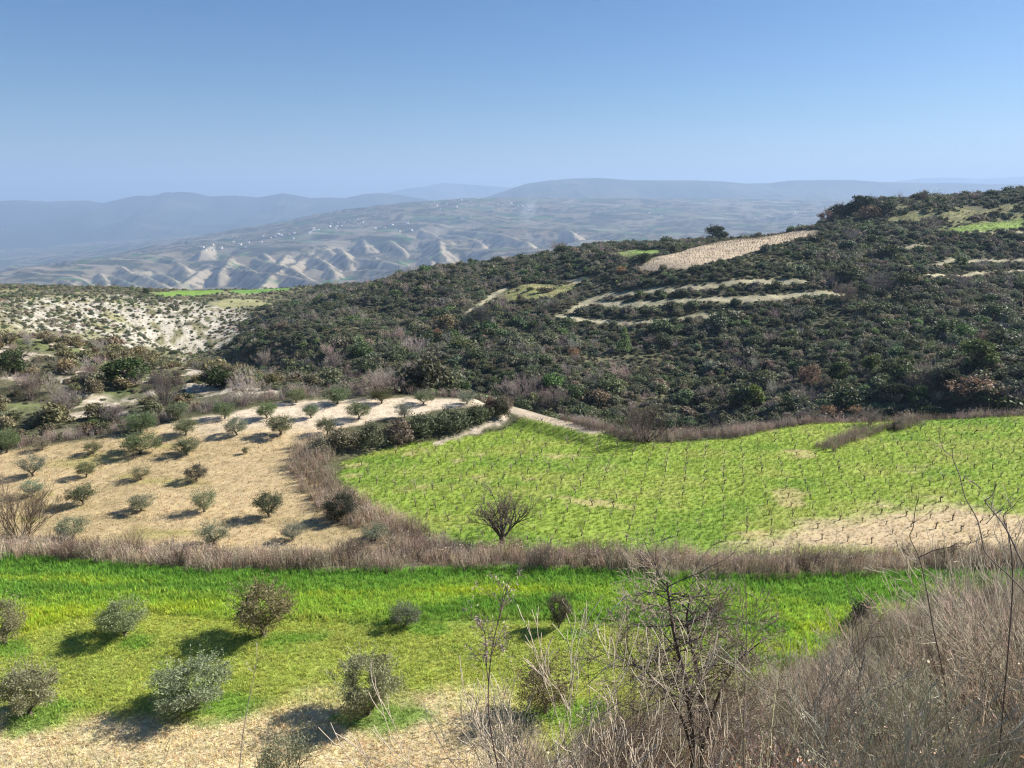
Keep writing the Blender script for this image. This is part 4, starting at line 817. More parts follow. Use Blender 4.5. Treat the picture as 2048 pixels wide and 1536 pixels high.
# leafless shrubs that stand out
BB = [bare_bush(500+i, 26, 1.6, 4, 0.016, 0.18, 'bare_shrub', 3, 0.5, 3, 0.85) for i in range(3)]
for px, py, w, h, lab, c in [(1290, 884, 112, 86, 'large leafless brown bush at the near side of the vineyard edge', (0.13, 0.10, 0.085)), (1108, 818, 66, 50, 'pale leafless bush above the dirt track', (0.30, 0.24, 0.21)), (332, 815, 96, 86, 'wide grey leafless bush behind the grove beside pale earth', (0.22, 0.18, 0.16)),
        (492, 806, 78, 66, 'pale grey leafless bush behind the grove near the first row', (0.33, 0.28, 0.25)), (60, 800, 84, 60, 'grey brown leafless bush at left behind the grove', (0.19, 0.15, 0.125)), (530, 740, 44, 40, 'leafless bush on the crest behind the pale grey one', (0.24, 0.20, 0.17)), (760, 790, 90, 46, 'spiky leafless bush behind the last olive row', (0.27, 0.215, 0.19)), (828, 762, 56, 46, 'rounded pale leafless tree at the gully bottom', (0.24, 0.20, 0.18)),
        (668, 742, 56, 40, 'grey leafless tree at the left gully bottom', (0.20, 0.165, 0.15)), (962, 650, 46, 40, 'grey leafless tree below the grassy terrace field', (0.19, 0.165, 0.145)), (1756, 590, 66, 48, 'pale grey leafless tree on the upper right slope', (0.19, 0.165, 0.15)), (1690, 608, 56, 46, 'reddish grey leafless tree below the dark round tree', (0.18, 0.14, 0.12)), (1838, 800, 60, 60, 'leafless tree in the shaded gully at right', (0.14, 0.12, 0.11)),
        (1040, 800, 90, 40, 'pale leafless thicket at the top of the dirt track', (0.26, 0.21, 0.19)), (40, 1080, 150, 130, 'big brown thorny bush at the left edge beside the reeds', (0.19, 0.145, 0.10)), (2060, 830, 90, 70, 'grey leafless bush at the right edge of the vineyard', (0.24, 0.20, 0.18)), (1845, 402, 30, 20, 'little leafless tree on the hilltop skyline', (0.15, 0.12, 0.10)), (1120, 500, 40, 22, 'leafless tree at the end of the ridge track', (0.20, 0.17, 0.15)), (1740, 850, 60, 26, 'leafless brush at the head of the vineyard tongue', (0.22, 0.18, 0.15)), (130, 830, 90, 50, 'grey leafless thicket before the pale bank at left', (0.25, 0.21, 0.19)), (235, 845, 70, 40, 'leafless thicket beside the white earth scar', (0.24, 0.20, 0.18))]:
    p, sw, sh = plant(px, py, w, h, 2.4, 1.75)
    tag(link('bare_shrub', BB[random.randrange(3)], None, p, (0, 0, random.uniform(0, 6.28)), (sw, sw, sh)), lab, 'shrub', 'leafless shrubs', None, c)
# evergreen shrubs on the bank between grove and vineyard
BK = [leafy_dome(520+i, 1800, 0.12, 0.075, 26, 0.8, name='bank_shrub') for i in range(4)]
for px, py, w, h, lab, c in [(640, 905, 66, 44, 'grey green shrub at the lower end of the bushy bank', (0.13, 0.125, 0.085)), (690, 895, 90, 60, 'wide brownish shrub second from the lower end of the bank', (0.12, 0.105, 0.065)), (742, 890, 86, 62, 'dark grey green shrub on the bank below the grove', (0.085, 0.09, 0.05)), (800, 884, 84, 66, 'tall brown shrub in the middle of the bank', (0.13, 0.10, 0.075)),
        (852, 866, 88, 52, 'leafy green shrub on the bank right of the brown one', (0.085, 0.095, 0.05)), (905, 856, 88, 46, 'low green shrub above the white bank scar', (0.09, 0.10, 0.055)), (955, 842, 76, 40, 'low green shrub near the top end of the bank', (0.085, 0.095, 0.05)), (1005, 835, 46, 62, 'dark upright ivy clad bush at the head of the bank', (0.07, 0.065, 0.04)), (985, 822, 40, 44, 'reddish brown bush beside the ivy clad one', (0.14, 0.09, 0.065)), (1722, 1246, 66, 70, 'dark rounded bush at the right end of the green field', (0.06, 0.06, 0.045)), (1795, 858, 40, 24, 'small dark bush at the vineyard tongue', (0.07, 0.07, 0.04))]:
    p, sw, sh = plant(px, py, w, h, 2.1, 1.35)
    tag(link('bank_shrub', BK[random.randrange(4)], None, p, (0, 0, random.uniform(0, 6.28)), (sw, sw, sh)), lab, 'shrub', None, None, [v*1.6 for v in c])

# the leafless tree standing in the reed hedge
def vase_tree(seed):
    g = np.random.default_rng(seed); o = []; o.append((np.array([[0, 0, -0.3], [0.05, 0, 0.4], [0.08, 0.02, 0.9]]), np.array([0.26, 0.2, 0.2]), 9))
    for i in range(9):
        a = 2*math.pi*i/9+g.uniform(-.25, .25); e = g.uniform(0.35, 0.85); d = np.array([math.cos(a)*e, math.sin(a)*e, 0.95]); d /= np.linalg.norm(d)
        grow((0.07+math.cos(a)*0.08, math.sin(a)*0.08, 0.75), d, 1.75*g.uniform(0.85, 1.1), 0.085, 4, g, o, 4, 0.62, 0.6, 0.05, 4, 0.13, 0.006)
    lim = [(a, b) for a, b, d in o if d >= 2]; tw = [(a, b) for a, b, d in o if d < 2]
    V, F = tubes(lim, 6); V2, F2 = tubes(tw, 3)
    return make_mesh('vase_limbs', V, F, [M_bark], True), tinted(V2, F2, M_twig, g.uniform(0.7, 1.3, len(F2)), 'vase_twigs')
lm, tw = vase_tree(601); p, sw, sh = plant(1003, 1092, 150, 124, 4.6, 4.3)
t = link('leafless_tree', None, None, p, (0, 0, 1.0), (sw, sw, sh)); tag(t, 'vase shaped leafless tree with dark trunk standing in the reed hedge', 'tree')
link('trunk', lm, t); c = link('crown', tw, t); c['col'] = [0.20, 0.155, 0.125]

# ------------------------------------------------------------------ vines
def vine_proto(seed):
    g = np.random.default_rng(seed); o = [(np.array([[0, 0, -0.1], [g.normal()*.04, g.normal()*.04, 0.2], [g.normal()*.06, g.normal()*.06, 0.42]]), np.array([0.07, 0.055, 0.06]), 5)]; top = o[0][0][-1]; o2 = []
    for i in range(g.integers(3, 6)):
        a = g.uniform(0, 6.28); d = np.array([math.cos(a)*0.8, math.sin(a)*0.8, 0.55]); o3 = []; grow(top, d/np.linalg.norm(d), 0.24, 0.045, 0, g, o3, 1, 0.5, 0.8, 0.2, 3, 0.2); o += o3; e = o3[0][0][-1]
        for j in range(g.integers(2, 4)):
            dd = d*0.55+np.array([0, 0, 0.9])+g.normal(size=3)*0.3; grow(e, dd/np.linalg.norm(dd), g.uniform(0.3, 0.6), 0.010, 0, g, o2, 1, 0.5, 0.8, 0.2, 3, 0.15)
    V, F = tubes([(a, b) for a, b, _ in o], 5); V2, F2 = tubes([(a, b) for a, b, _ in o2], 3)
    V, F, T = merge([(V, F, 0.75), (V2, F2, 2.0)]); return tinted(V, F, M_twig, T*g.uniform(0.8, 1.2, len(T)), 'vine')
VN = [vine_proto(700+i) for i in range(8)]
va = R(14.7); ex = np.array([math.cos(va), -math.sin(va)]); ey = np.array([math.sin(va), math.cos(va)])
vl = []
gv = np.random.default_rng(77)
for i in range(-40, 60):
    for j in range(0, 60):
        q = ex*(i*1.85)+ey*(20+j*2.15)+gv.normal(size=2)*0.06
        if gv.random() < 0.04: continue
        vl.append(q)
vl = np.array(vl); k = in_view(vl[:, 0], vl[:, 1], 36); vl = vl[k]
sv = sdpoly(vl[:, 0], vl[:, 1], VINEYARD); k = (sv > 1.2) & (hedge_y(vl[:, 0])+6.0 < vl[:, 1]) & (dline(vl[:, 0], vl[:, 1], TONGUE) > 1.8); vl = vl[k]
vz = height(vl[:, 0], vl[:, 1]); straw = sdpoly(vl[:, 0], vl[:, 1], VSTRAW) > 0
order = np.argsort(np.hypot(vl[:, 0], vl[:, 1])); vis = np.abs(np.arctan2(vl[:, 0], vl[:, 1])) < R(34)
order = [i for i in order if vis[i]]+[i for i in order if not vis[i]]
nsing = 0; rest = []
for i in order:
    if nsing < 300 and vis[i]:
        nsing += 1; s = gv.uniform(0.55, 0.9); cv = np.array((0.25, 0.20, 0.155))*gv.uniform(0.8, 1.25)
        o = link('grapevine', VN[int(gv.integers(0, 8))], None, (vl[i, 0], vl[i, 1], vz[i]), (gv.normal()*0.06, gv.normal()*0.06, gv.uniform(0, 6.28)), (s, s, s*gv.uniform(0.9, 1.2)))
        if straw[i]: tag(o, 'bare pruned grapevine standing on the straw covered patch of the vineyard', 'grapevine', 'vines on the straw patch', None, cv)
        else: tag(o, 'bare pruned grapevine standing in the green grass of the vineyard', 'grapevine', 'vines in the green grass', None, cv)
    else: rest.append(i)
rest = np.array(rest); nr = len(rest); print('vines', len(vl), 'rest', nr)
scatter('distant_vines', 'small far vines in the back rows of the green vineyard', 'grapevines', np.stack([vl[rest, 0], vl[rest, 1], vz[rest]], 1), gv.uniform(0.55, 0.9, nr), vary(np.tile((0.25, 0.20, 0.155), (nr, 1)), gv, 0.2), VN)
# vines of the pale upper field
up = np.array(UPVINE); uc = up.mean(0); x, y = np.meshgrid(np.arange(up[:, 0].min()-5, up[:, 0].max()+5, 2.2), np.arange(up[:, 1].min()-5, up[:, 1].max()+5, 2.4)); x = (x+0.9*(y-uc[1])+gv.normal(size=x.shape)*0.25).ravel(); y = y.ravel()
k = sdpoly(x, y, UPVINE) > 1.5; x, y = x[k], y[k]; z = height(x, y)
scatter('hilltop_vines', 'rows of tiny dark vines on the pale upper field', 'grapevines', np.stack([x, y, z], 1), gv.uniform(0.7, 1.2, len(x)), vary(np.tile((0.12, 0.10, 0.075), (len(x), 1)), gv, 0.2), VN)

# ------------------------------------------------------------------ dry brush on the bank at the viewer's feet
F_grass = [tuft(800+i, 26, 0.95, 0.24, 0.011, 0.5, M_dry, 'dry_grass_tuft', 0.6, True) for i in range(5)]
F_twig = [bare_bush(820+i, 12, 1.35, 4, 0.0085, 0.16, 'dry_brush', 3, 0.6, 3, 0.9) for i in range(5)]
def stem_proto(seed):
    g = np.random.default_rng(seed); o = []
    for i in range(4): d = np.array([g.normal()*0.22, g.normal()*0.22, 1]); grow((g.normal()*.1, g.normal()*.1, -0.1), d/np.linalg.norm(d), g.uniform(0.8, 1.6), 0.0075, 1, g, o, 4, 0.5, 0.3, 0.2, 6, 0.06, 0.002)
    V, F = tubes([(a, b) for a, b, _ in o], 3); return tinted(V, F, M_twig, g.uniform(0.7, 1.3, len(F)), 'dry_stems')
F_stem = [stem_proto(840+i) for i in range(5)]
F_leaf = [leafy_dome(850+i, 260, 0.085, 0.06, 9, 0.5, M_leaf, 'withered_leaves') for i in range(3)]
gf = np.random.default_rng(99)
def bank_pts(step, seed, lo=0.0):
    x, y = jitter_grid(-14, 54, 2.2, 48, step, seed); az = np.arctan2(x, y); k = (np.abs(az) < R(50)); x, y = x[k], y[k]
    z, rg, bk = height(x, y, True); k = (bk > lo) & (np.hypot(x, y) > 2.6); return x[k], y[k], z[k]
x, y, z = bank_pts(0.32, 41); k = gf.random(len(x)) < 0.15+0.75*sstep(0.35, 0.55, fbm(x/1.5, y/1.5, 3, 42)); x, y, z = x[k], y[k], z[k]; n = len(x)
cgr = np.tile((0.62, 0.51, 0.36), (n, 1)); cgr = mixc(cgr, (0.44, 0.35, 0.26), sstep(0.4, 0.6, fbm(x/2, y/2, 3, 43))); cgr = mixc(cgr, (0.16, 0.19, 0.05), 0.6*sstep(0.62, 0.7, fbm(x/2.5, y/2.5, 3, 44)))
scatter('dry_grass', 'tangled dry tan grass on the bank at the viewer\'s feet', 'grass', np.stack([x, y, z], 1), gf.uniform(0.6, 1.2, n)*(0.55+0.9*fbm(x/2.2, y/2.2, 3, 141)), vary(cgr, gf, 0.25), F_grass, tilt=0.22)
x, y, z = bank_pts(0.72, 45); k = gf.random(len(x)) < sstep(0.28, 0.5, fbm(x/3, y/3, 3, 46))*np.where(np.arctan2(x, y) > R(6), 1, 0.25); x, y, z = x[k], y[k], z[k]; n = len(x)
scatter('dry_brush', 'dense grey brown leafless brush on the bank', 'brush', np.stack([x, y, z], 1), gf.uniform(0.6, 1.1, n)*(0.35+1.35*fbm(x/2.8, y/2.8, 3, 142)), vary(mixc(np.tile((0.44, 0.37, 0.275), (n, 1)), (0.23, 0.185, 0.135), sstep(0.45, 0.6, fbm(x/2, y/2, 3, 47))), gf, 0.25), F_twig, tilt=0.2)
x, y, z = bank_pts(0.62, 48); k = np.hypot(x, y) > 6.0; x, y, z = x[k], y[k], z[k]; n = len(x)
scatter('dry_stems', 'thin pale dry stems standing above the brush', 'stems', np.stack([x, y, z], 1), gf.uniform(0.55, 1.15, n)*(0.5+0.9*fbm(x/3, y/3, 3, 143)), vary(np.tile((0.50, 0.42, 0.32), (n, 1)), gf, 0.4), F_stem, tilt=0.3)
x, y, z = bank_pts(0.42, 49); k = gf.random(len(x)) < 0.8*sstep(0.45, 0.58, fbm(x/2.2, y/2.2, 3, 50))*(np.hypot(x, y) < 16); x, y, z = x[k], y[k], z[k]; n = len(x)
scatter('withered_leaves', 'rusty brown withered leaves low in the brush', 'leaves', np.stack([x, y, z], 1), gf.uniform(0.3, 0.75, n), vary(np.tile((0.36, 0.17, 0.085), (n, 1)), gf, 0.35), F_leaf)
x, y, z = bank_pts(1.6, 51); k = gf.random(len(x)) < 0.25; x, y, z = x[k], y[k], z[k]; n = len(x)
scatter('green_weeds', 'small green weeds low in the dry brush', 'weeds', np.stack([x, y, z], 1), gf.uniform(0.25, 0.5, n), vary(np.tile((0.12, 0.2, 0.035), (n, 1)), gf, 0.3), F_leaf)

def on_plane(pix, D, g=None, wob=0.0):
    P = np.array([pt(a, b, D) for a, b in pix])
    if g is not None: P[:, 1] += np.cumsum(g.normal(size=len(P)))*wob
    return P
def smooth_line(P, k=4):
    t = np.arange(len(P)); u = np.linspace(0, len(P)-1, (len(P)-1)*k+1); Q = np.stack([np.interp(u, t, P[:, i]) for i in range(3)], 1)
    for _ in range(2): Q[1:-1] = 0.25*Q[:-2]+0.5*Q[1:-1]+0.25*Q[2:]
    return Q
def rooted(P):
    """carry a stem from its lowest seen point down to the ground"""
    b = P[0]; zg = float(height(np.array([b[0]]), np.array([b[1]]))[0])
    if b[2] > zg: d = (P[0]-P[min(1, len(P)-1)]); d = d/max(abs(d[2]), 1e-3); e = b+d*(b[2]-zg)*np.array([0.4, 0.4, 0])+np.array([0, 0, zg-b[2]-0.05]); e[2] = float(height(e[:1], e[1:2])[0])-0.05; P = np.vstack([e, P])
    return P
def stalk(name, label, pix, D, r, col, side=10, forks=(), slen=0.12, seed=0, tufts=False, cat='stem'):
    g = np.random.default_rng(900+seed); P = smooth_line(rooted(on_plane(pix, D, g, 0.05))); o = P[0].copy()
    r = r*0.62; lines = [(P-o, np.linspace(r, r*0.3, len(P)))]; tw = []
    for fk in forks: Q = smooth_line(on_plane(fk, D, g, 0.04)); lines.append((Q-o, np.linspace(r*0.55, r*0.25, len(Q))))
    for i in range(side):
        L_ = lines[g.integers(0, len(lines))][0]; k = int(g.integers(len(L_)//4, len(L_)-1)); d = (L_[min(k+1, len(L_)-1)]-L_[k]); d = d/np.linalg.norm(d)+rand_unit(1, g)[0]*0.8; d /= np.linalg.norm(d); grow(L_[k], d, slen*g.uniform(0.4, 1.3), r*0.35, 1, g, tw, 3, 0.6, 0.6, 0.1, 3, 0.12, 0.0012)
    V, F = tubes(lines, 6); root = link(name, None, None, o); tag(root, label, cat)
    m = link('main_stem', tinted(V, F, M_twig, np.full(len(F), 1.0)*g.uniform(0.85, 1.15, len(F)), 'main_stem', True), root); m['col'] = list(col)
    if tw:
        V, F = tubes([(a, b) for a, b, _ in tw], 3); m = link('side_twigs', tinted(V, F, M_twig, g.uniform(0.8, 1.3, len(F)), 'side_twigs'), root); m['col'] = [v*1.15 for v in col]
    if tufts:
        Pn = []
        for (a, b, dd) in tw:
            if dd == 0: Pn += [a[-1]+g.normal(size=3)*0.012 for _ in range(7)]
        Pn = np.array(Pn); V, F = leaf_quads(Pn, rand_unit(len(Pn), g), 0.020, 0.007, g); m = link('seed_heads', tinted(V, F, M_dry, g.uniform(0.7, 1.3, len(F)), 'seed_heads'), root); m['col'] = [0.42, 0.34, 0.27]
    return root
DK, MD, LT = (0.19, 0.14, 0.105), (0.32, 0.25, 0.185), (0.56, 0.48, 0.37)
stalk('tall_weed', 'tall dry weed with fluffy pale seed heads against the green field', [(1005, 1560), (985, 1460), (977, 1390), (978, 1345), (984, 1295), (998, 1245), (1010, 1205), (1020, 1172), (1030, 1152)], 3.6, 0.0075, (0.16, 0.10, 0.085), 26, [[(978, 1370), (974, 1340), (972, 1300), (970, 1262), (962, 1245)], [(980, 1330), (985, 1310), (995, 1290)], [(1000, 1240), (1003, 1225), (998, 1208)]], 0.085, 1, True, 'weed')
stalk('dry_stalk', 'single thin pale stalk at bottom left of centre', [(476, 1570), (480, 1500), (486, 1440), (493, 1390), (501, 1345), (507, 1328)], 3.6, 0.006, (0.42, 0.35, 0.28), 4, [], 0.05, 2)
stalk('dry_stalk', 'upright dark stalk with pale bent tip beside the dead bush', [(1488, 1540), (1490, 1400), (1492, 1300), (1492, 1210), (1486, 1165), (1474, 1122)], 5.5, 0.009, MD, 8, [[(1490, 1250), (1484, 1215), (1480, 1185)]], 0.14, 3)
stalk('dry_stalk', 'dark crooked stem with forked twigs left of the long dark one', [(1752, 1550), (1745, 1480), (1736, 1440), (1718, 1390), (1707, 1362), (1714, 1312), (1706, 1280), (1700, 1205)], 5.0, 0.010, DK, 12, [[(1714, 1312), (1730, 1298), (1745, 1262)], [(1720, 1400), (1700, 1435), (1678, 1452)]], 0.16, 4)
stalk('dry_stalk', 'tallest dark forked stem rising over the hedge on the right', [(1906, 1550), (1898, 1480), (1888, 1420), (1890, 1375), (1880, 1322), (1868, 1260), (1850, 1195), (1843, 1118), (1828, 1082), (1821, 1052), (1821, 1008), (1826, 990)], 4.6, 0.010, DK, 12, [[(1843, 1118), (1868, 1098), (1895, 1090), (1915, 1072)], [(1888, 1372), (1872, 1335), (1862, 1300)]], 0.16, 5)
stalk('dry_stalk', 'long arching brown stem crossing the straw patch at right', [(2080, 1215), (2048, 1174), (2002, 1132), (1985, 1090), (1974, 1050), (1948, 1007), (1939, 965), (1918, 925), (1906, 914), (1882, 883)], 4.0, 0.0085, MD, 6, [[(1974, 1050), (1985, 1035), (2000, 1030)], [(1906, 914), (1896, 905), (1890, 880)]], 0.10, 6)
stalk('dry_stalk', 'thick arching stem ending in a stub near the right edge', [(2090, 1190), (2046, 1140), (2014, 1096), (2000, 1054), (1991, 1033), (1971, 1003), (1962, 982), (1964, 951)], 3.8, 0.0105, MD, 5, [[(1960, 976), (1948, 965), (1935, 957)]], 0.07, 7)
stalk('dry_stalk', 'short knobbly dark twig at the right edge over the straw', [(2036, 1200), (2034, 1120), (2033, 1078), (2037, 1050), (2047, 1030), (2060, 1000)], 4.2, 0.008, DK, 6, [], 0.10, 8)
stalk('dry_stalk', 'long pale stem leaning left across the whole brush', [(2090, 1390), (2048, 1364), (1946, 1327), (1854, 1233), (1800, 1178), (1746, 1116), (1709, 1086)], 5.0, 0.0075, LT, 4, [], 0.08, 9)
stalk('dry_stalk', 'pale straight stem slanting low through the brush', [(1930, 1445), (1896, 1422), (1847, 1392), (1770, 1346), (1706, 1305), (1648, 1267), (1618, 1236)], 6.0, 0.0075, LT, 3, [], 0.08, 10)
stalk('dry_stalk', 'tan stem leaning left at the bottom edge right of centre', [(1752, 1550), (1718, 1490), (1692, 1448), (1667, 1401)], 4.4, 0.006, (0.36, 0.29, 0.2), 2, [], 0.06, 11)
stalk('dry_stalk', 'thin dark red stem beside the crooked one', [(1790, 1550), (1777, 1492), (1767, 1441), (1753, 1394), (1737, 1354), (1728, 1307), (1723, 1270), (1718, 1240)], 4.8, 0.006, (0.13, 0.07, 0.055), 7, [], 0.12, 12)
stalk('dry_stalk', 'pale bent stem in the middle of the brush', [(1810, 1545), (1793, 1483), (1774, 1424), (1772, 1342)], 4.9, 0.007, LT, 3, [], 0.08, 13)
stalk('dry_stalk', 'small dark spiky sapling left of the dead bush', [(1186, 1520), (1184, 1470), (1181, 1400), (1177, 1350), (1175, 1318)], 8.0, 0.014, DK, 16, [], 0.32, 14)
stalk('dry_stalk', 'hair thin twig rising before the hedge at right', [(1712, 1260), (1692, 1180), (1678, 1132), (1674, 1090), (1684, 1062)], 5.5, 0.005, MD, 4, [], 0.08, 15)
stalk('dry_stalk', 'twig tip reaching in from the right edge over the scrub hill', [(2170, 760), (2110, 660), (2048, 604), (2031, 597), (2010, 590)], 3.4, 0.006, (0.20, 0.16, 0.13), 8, [[(2031, 597), (2034, 578), (2036, 562)]], 0.06, 16)
# the dead spiny bush
M_dead = bark_mat('dead_bark', (0.06, 0.048, 0.04), (0.21, 0.175, 0.14), 14)
g = np.random.default_rng(950); D = 8.0
T1 = smooth_line(rooted(on_plane([(1386, 1472), (1380, 1420), (1374, 1368), (1362, 1325), (1351, 1282), (1343, 1240), (1338, 1200), (1334, 1165)], D))); T2 = smooth_line(rooted(on_plane([(1404, 1466), (1402, 1380), (1392, 1325), (1380, 1285), (1372, 1240), (1380, 1195)], D+0.25)))
T3 = smooth_line(rooted(on_plane([(1376, 1460), (1340, 1390), (1290, 1340), (1262, 1330)], D-0.3))); T4 = smooth_line(rooted(on_plane([(1410, 1470), (1440, 1380), (1475, 1320), (1520, 1285)], D+0.2)))
o0 = T1[0].copy(); br = []
for T_, r0 in ((T1, 0.038), (T2, 0.03), (T3, 0.022), (T4, 0.022)):
    for k in range(40):
        j = int(g.integers(len(T_)//4, len(T_))); a = g.uniform(0, 6.28); d = np.array([math.cos(a), math.sin(a)*0.8, g.uniform(-0.15, 0.5)]); grow(T_[j]-o0, d/np.linalg.norm(d), g.uniform(0.2, 0.6), r0*0.28, 3, g, br, 3, 0.75, 0.6, 0.06, 4, 0.2, 0.003)
V, F = tubes([(T_-o0, np.linspace(r0, r0*0.3, len(T_))) for T_, r0 in ((T1, 0.038), (T2, 0.03), (T3, 0.022), (T4, 0.022))], 7)
root = link('dead_bush', None, None, o0); tag(root, 'dead spiny bush with blackish twisted stems in the brush', 'bush')
link('stem', make_mesh('dead_stem', V, F, [M_dead], True), root)
V, F = tubes([(a, b) for a, b, d in br if d >= 2], 4); link('branch', make_mesh('dead_branch', V, F, [M_dead], True), root)
V, F = tubes([(a, b) for a, b, d in br if d < 2], 3); c = link('twig', tinted(V, F, M_twig, g.uniform(0.7, 1.3, len(F)), 'dead_twig'), root); c['col'] = [0.38, 0.31, 0.235]
# leafless bushes standing around it
FB = [bare_bush(960+i, 34, 1.5, 4, 0.0075, 0.12, 'brush_bush', 3, 0.65, 3, 1.0) for i in range(3)]
for px, D, wpx, top, lab, c in [(1295, 8.6, 230, 1290, 'rounded leafless bush merging with the left of the dead bush', (0.20, 0.155, 0.125)), (1440, 9.2, 230, 1255, 'rounded pale leafless bush merging with the right of the dead bush', (0.27, 0.22, 0.175)), (1590, 11, 190, 1310, 'dark leafless bush in the brush right of the pale one', (0.16, 0.125, 0.10)), (1975, 15, 210, 1150, 'large leafless bush near the right edge of the brush', (0.26, 0.205, 0.165)), (1850, 13, 170, 1210, 'leafless bush under the tallest dark stem', (0.27, 0.215, 0.175)), (2065, 11, 170, 1160, 'grey leafless bush cut by the right edge', (0.28, 0.225, 0.185)), (1740, 13, 170, 1250, 'leafless bush in the middle of the brush slope', (0.23, 0.18, 0.145)), (1225, 7.5, 160, 1400, 'low thorny leafless bush at the left end of the brush', (0.17, 0.13, 0.105))]:
    q = pt(px, top, D); zg = float(height(q[:1], q[1:2])[0]); H = max(q[2]-zg, 0.8); p = np.array([q[0], q[1], zg]); W = wpx*depth_of(p)/FPX
    tag(link('leafless_bush', FB[random.randrange(3)], None, p, (0, 0, random.uniform(0, 6.28)), (W/2.5, W/2.5, H/1.6)), lab, 'bush', 'leafless bushes on the bank', None, [c[0]*1.55, c[1]*1.6, c[2]*1.5])
# ------------------------------------------------------------------ houses across the valley, smoke, pole
def far_hit(px, py):
    d = ray(px, py); t = np.geomspace(2600, 12000, 700); g_ = far_h(d[0]*t, t)-d[2]*t; i = int(np.argmax(g_ > 0)) if (g_ > 0).any() else int(np.argmax(g_)); p = d*t[i]; p[2] = float(far_h(np.array([p[0]]), np.array([p[1]]))[0]); return p
def plain(name, c, rough=0.85, scale=0.3):
    return bark_mat(name, tuple(v*0.85 for v in c), c, scale)
M_wall = [plain('house_plaster', c) for c in ((0.78, 0.75, 0.70), (0.72, 0.62, 0.48), (0.8, 0.8, 0.8))]; M_roof = [plain('house_roof', c) for c in ((0.45, 0.2, 0.12), (0.6, 0.56, 0.5))]
def house_mesh(w, l, h, rh, mw, mr):
    V = np.array([[-w, -l, -4], [w, -l, -4], [w, l, -4], [-w, l, -4], [-w, -l, h], [w, -l, h], [w, l, h], [-w, l, h], [0, -l, h+rh], [0, l, h+rh], [-w-.5, -l-.5, h-.2], [w+.5, -l-.5, h-.2], [w+.5, l+.5, h-.2], [-w-.5, l+.5, h-.2], [0, -l-.5, h+rh+.3], [0, l+.5, h+rh+.3]], float)
    q = np.array([[0, 1, 5, 4], [1, 2, 6, 5], [2, 3, 7, 6], [3, 0, 4, 7], [10, 14, 15, 13], [11, 12, 15, 14]]); t = np.array([[4, 5, 8], [6, 7, 9]])
    return make_mesh('house', V, [q, t], [mw, mr], False, None, [0, 0, 0, 0, 1, 1, 0, 0])
HM = [house_mesh(5, 7, 5, 2.5, M_wall[0], M_roof[0]), house_mesh(6, 9, 6.5, 2.0, M_wall[2], M_roof[1]), house_mesh(4.5, 6, 4, 2.2, M_wall[1], M_roof[0]), house_mesh(7, 10, 8, 0.8, M_wall[0], M_roof[1])]
gh = np.random.default_rng(31)
def village(n, line, sp, label, group):
    xs = [a for a, b in line]; ys = [b for a, b in line]
    for i in range(n):
        px = gh.uniform(xs[0], xs[-1]); py = np.interp(px, xs, ys)+gh.normal()*sp; p = far_hit(px, py); s = gh.uniform(0.8, 1.3)
        tag(link('house', HM[int(gh.integers(0, 4))], None, p, (0, 0, gh.uniform(0, 3.14)), (s, s, s)), label, 'house', group)
village(38, [(400, 500), (480, 488), (560, 474), (640, 460), (700, 452)], 5, 'tiny pale house of the village strung along the eroded ridge', 'houses along the eroded ridge')
village(34, [(860, 412), (920, 408), (1000, 408), (1060, 418)], 7, 'tiny pale house of the upper village below the distant hills', 'houses of the upper village')
village(16, [(700, 440), (800, 455), (900, 440), (960, 430)], 9, 'tiny pale house scattered on the slope between the two villages', 'houses between the villages')
village(14, [(1080, 430), (1250, 425), (1400, 430), (1600, 430)], 12, 'tiny pale house on the far plateau at right of the smoke', 'houses on the far plateau')
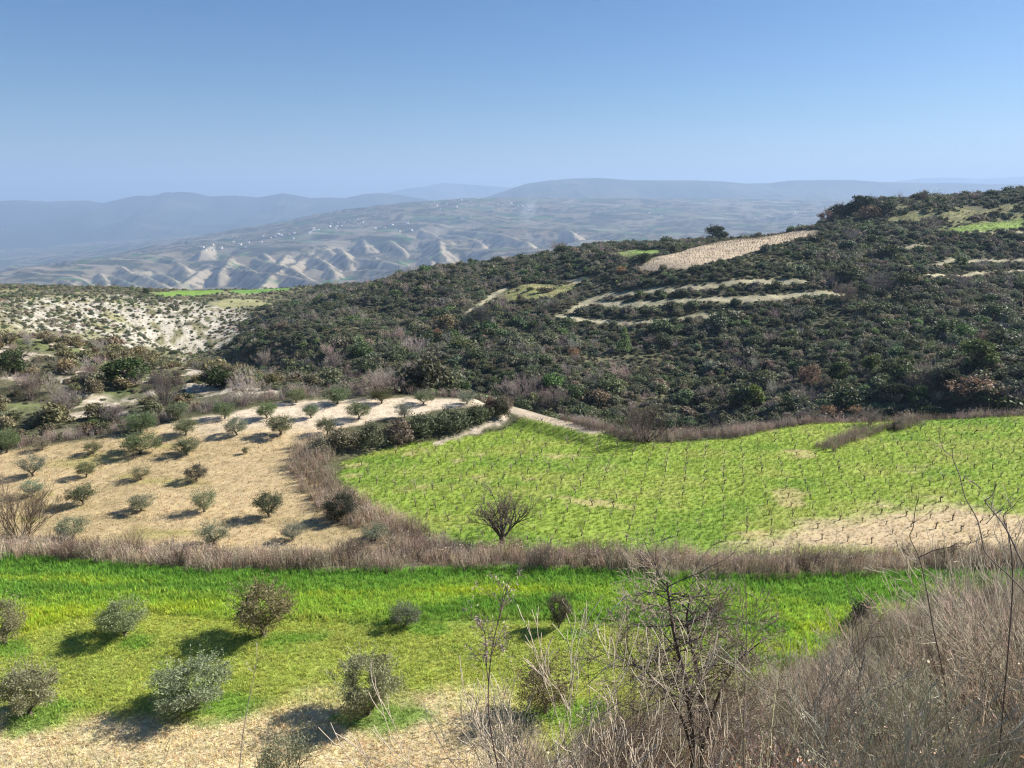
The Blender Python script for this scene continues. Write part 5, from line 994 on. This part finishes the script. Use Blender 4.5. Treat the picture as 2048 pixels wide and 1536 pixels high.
# a thin plume of smoke
ps = far_hit(1046, 446); mS, N, L = base_mat('smoke_air'); out = N.new('ShaderNodeOutputMaterial'); pv = N.new('ShaderNodeVolumePrincipled'); pv.inputs['Color'].default_value = (0.85, 0.88, 0.92, 1)
tc = N.new('ShaderNodeTexCoord'); ln_ = N.new('ShaderNodeVectorMath'); ln_.operation = 'LENGTH'; L.new(tc.outputs['Object'], ln_.inputs[0])
f1 = ramp2(N, L, ln_.outputs['Value'], 0.25, 1.0, 1.0, 0.0); f2 = ramp2(N, L, noise_tex(N, L, 2.2, 3, 0.6, tc.outputs['Object']), 0.4, 0.7, 0.0, 1.0)
L.new(mathn(N, L, 'MULTIPLY', mathn(N, L, 'MULTIPLY', f1, f2), 0.009), pv.inputs['Density']); L.new(pv.outputs[0], out.inputs['Volume'])
aa = np.linspace(0, 2*math.pi, 17)[:-1]; ph = np.linspace(-math.pi/2, math.pi/2, 9); SV = np.array([[math.cos(b)*math.cos(a), math.cos(b)*math.sin(a), math.sin(b)] for b in ph for a in aa]); ii = np.arange(9*16).reshape(9, 16); jj = np.roll(ii, -1, 1)
SF = np.stack([ii[:-1], jj[:-1], jj[1:], ii[1:]], -1).reshape(-1, 4)
tag(link('smoke', make_mesh('smoke', SV, SF, [mS]), None, (ps[0]+45, ps[1], ps[2]+105), (0, R(24), 0), (75, 75, 150)), 'thin pale smoke plume rising beyond the scrub hill', 'smoke', None, 'stuff')
p = hit(1420, 470); V, F = tubes([(np.array([[0, 0, -0.5], [0, 0, 9.0]]), np.array([0.16, 0.11])), (np.array([[-0.9, 0, 8.4], [0.9, 0, 8.4]]), np.array([0.06, 0.06]))], 6)
tag(link('utility_pole', make_mesh('utility_pole', V, F, [M_bark], True), None, p), 'thin wooden pole on the ridge above the upper vineyard', 'pole')

# ------------------------------------------------------------------ haze: one closed box of even pale air
hz = 24000.0; hb, ht = -1400.0, 720.0
hv = np.array([[x, y, z] for z in (hb, ht) for y in (-6000, 27000) for x in (-hz, hz)], float)
hf = np.array([[0, 2, 3, 1], [4, 5, 7, 6], [0, 1, 5, 4], [2, 6, 7, 3], [0, 4, 6, 2], [1, 3, 7, 5]])
mh, N, L = base_mat('haze_air'); out = N.new('ShaderNodeOutputMaterial'); pv = N.new('ShaderNodeVolumePrincipled')
pv.inputs['Color'].default_value = (0.43, 0.585, 0.84, 1); pv.inputs['Density'].default_value = 0.98e-4; pv.inputs['Anisotropy'].default_value = 0.12
L.new(pv.outputs[0], out.inputs['Volume'])
tag(link('haze', make_mesh('haze', hv, hf, [mh])), 'pale blue haze filling the distance', 'haze', None, 'stuff')
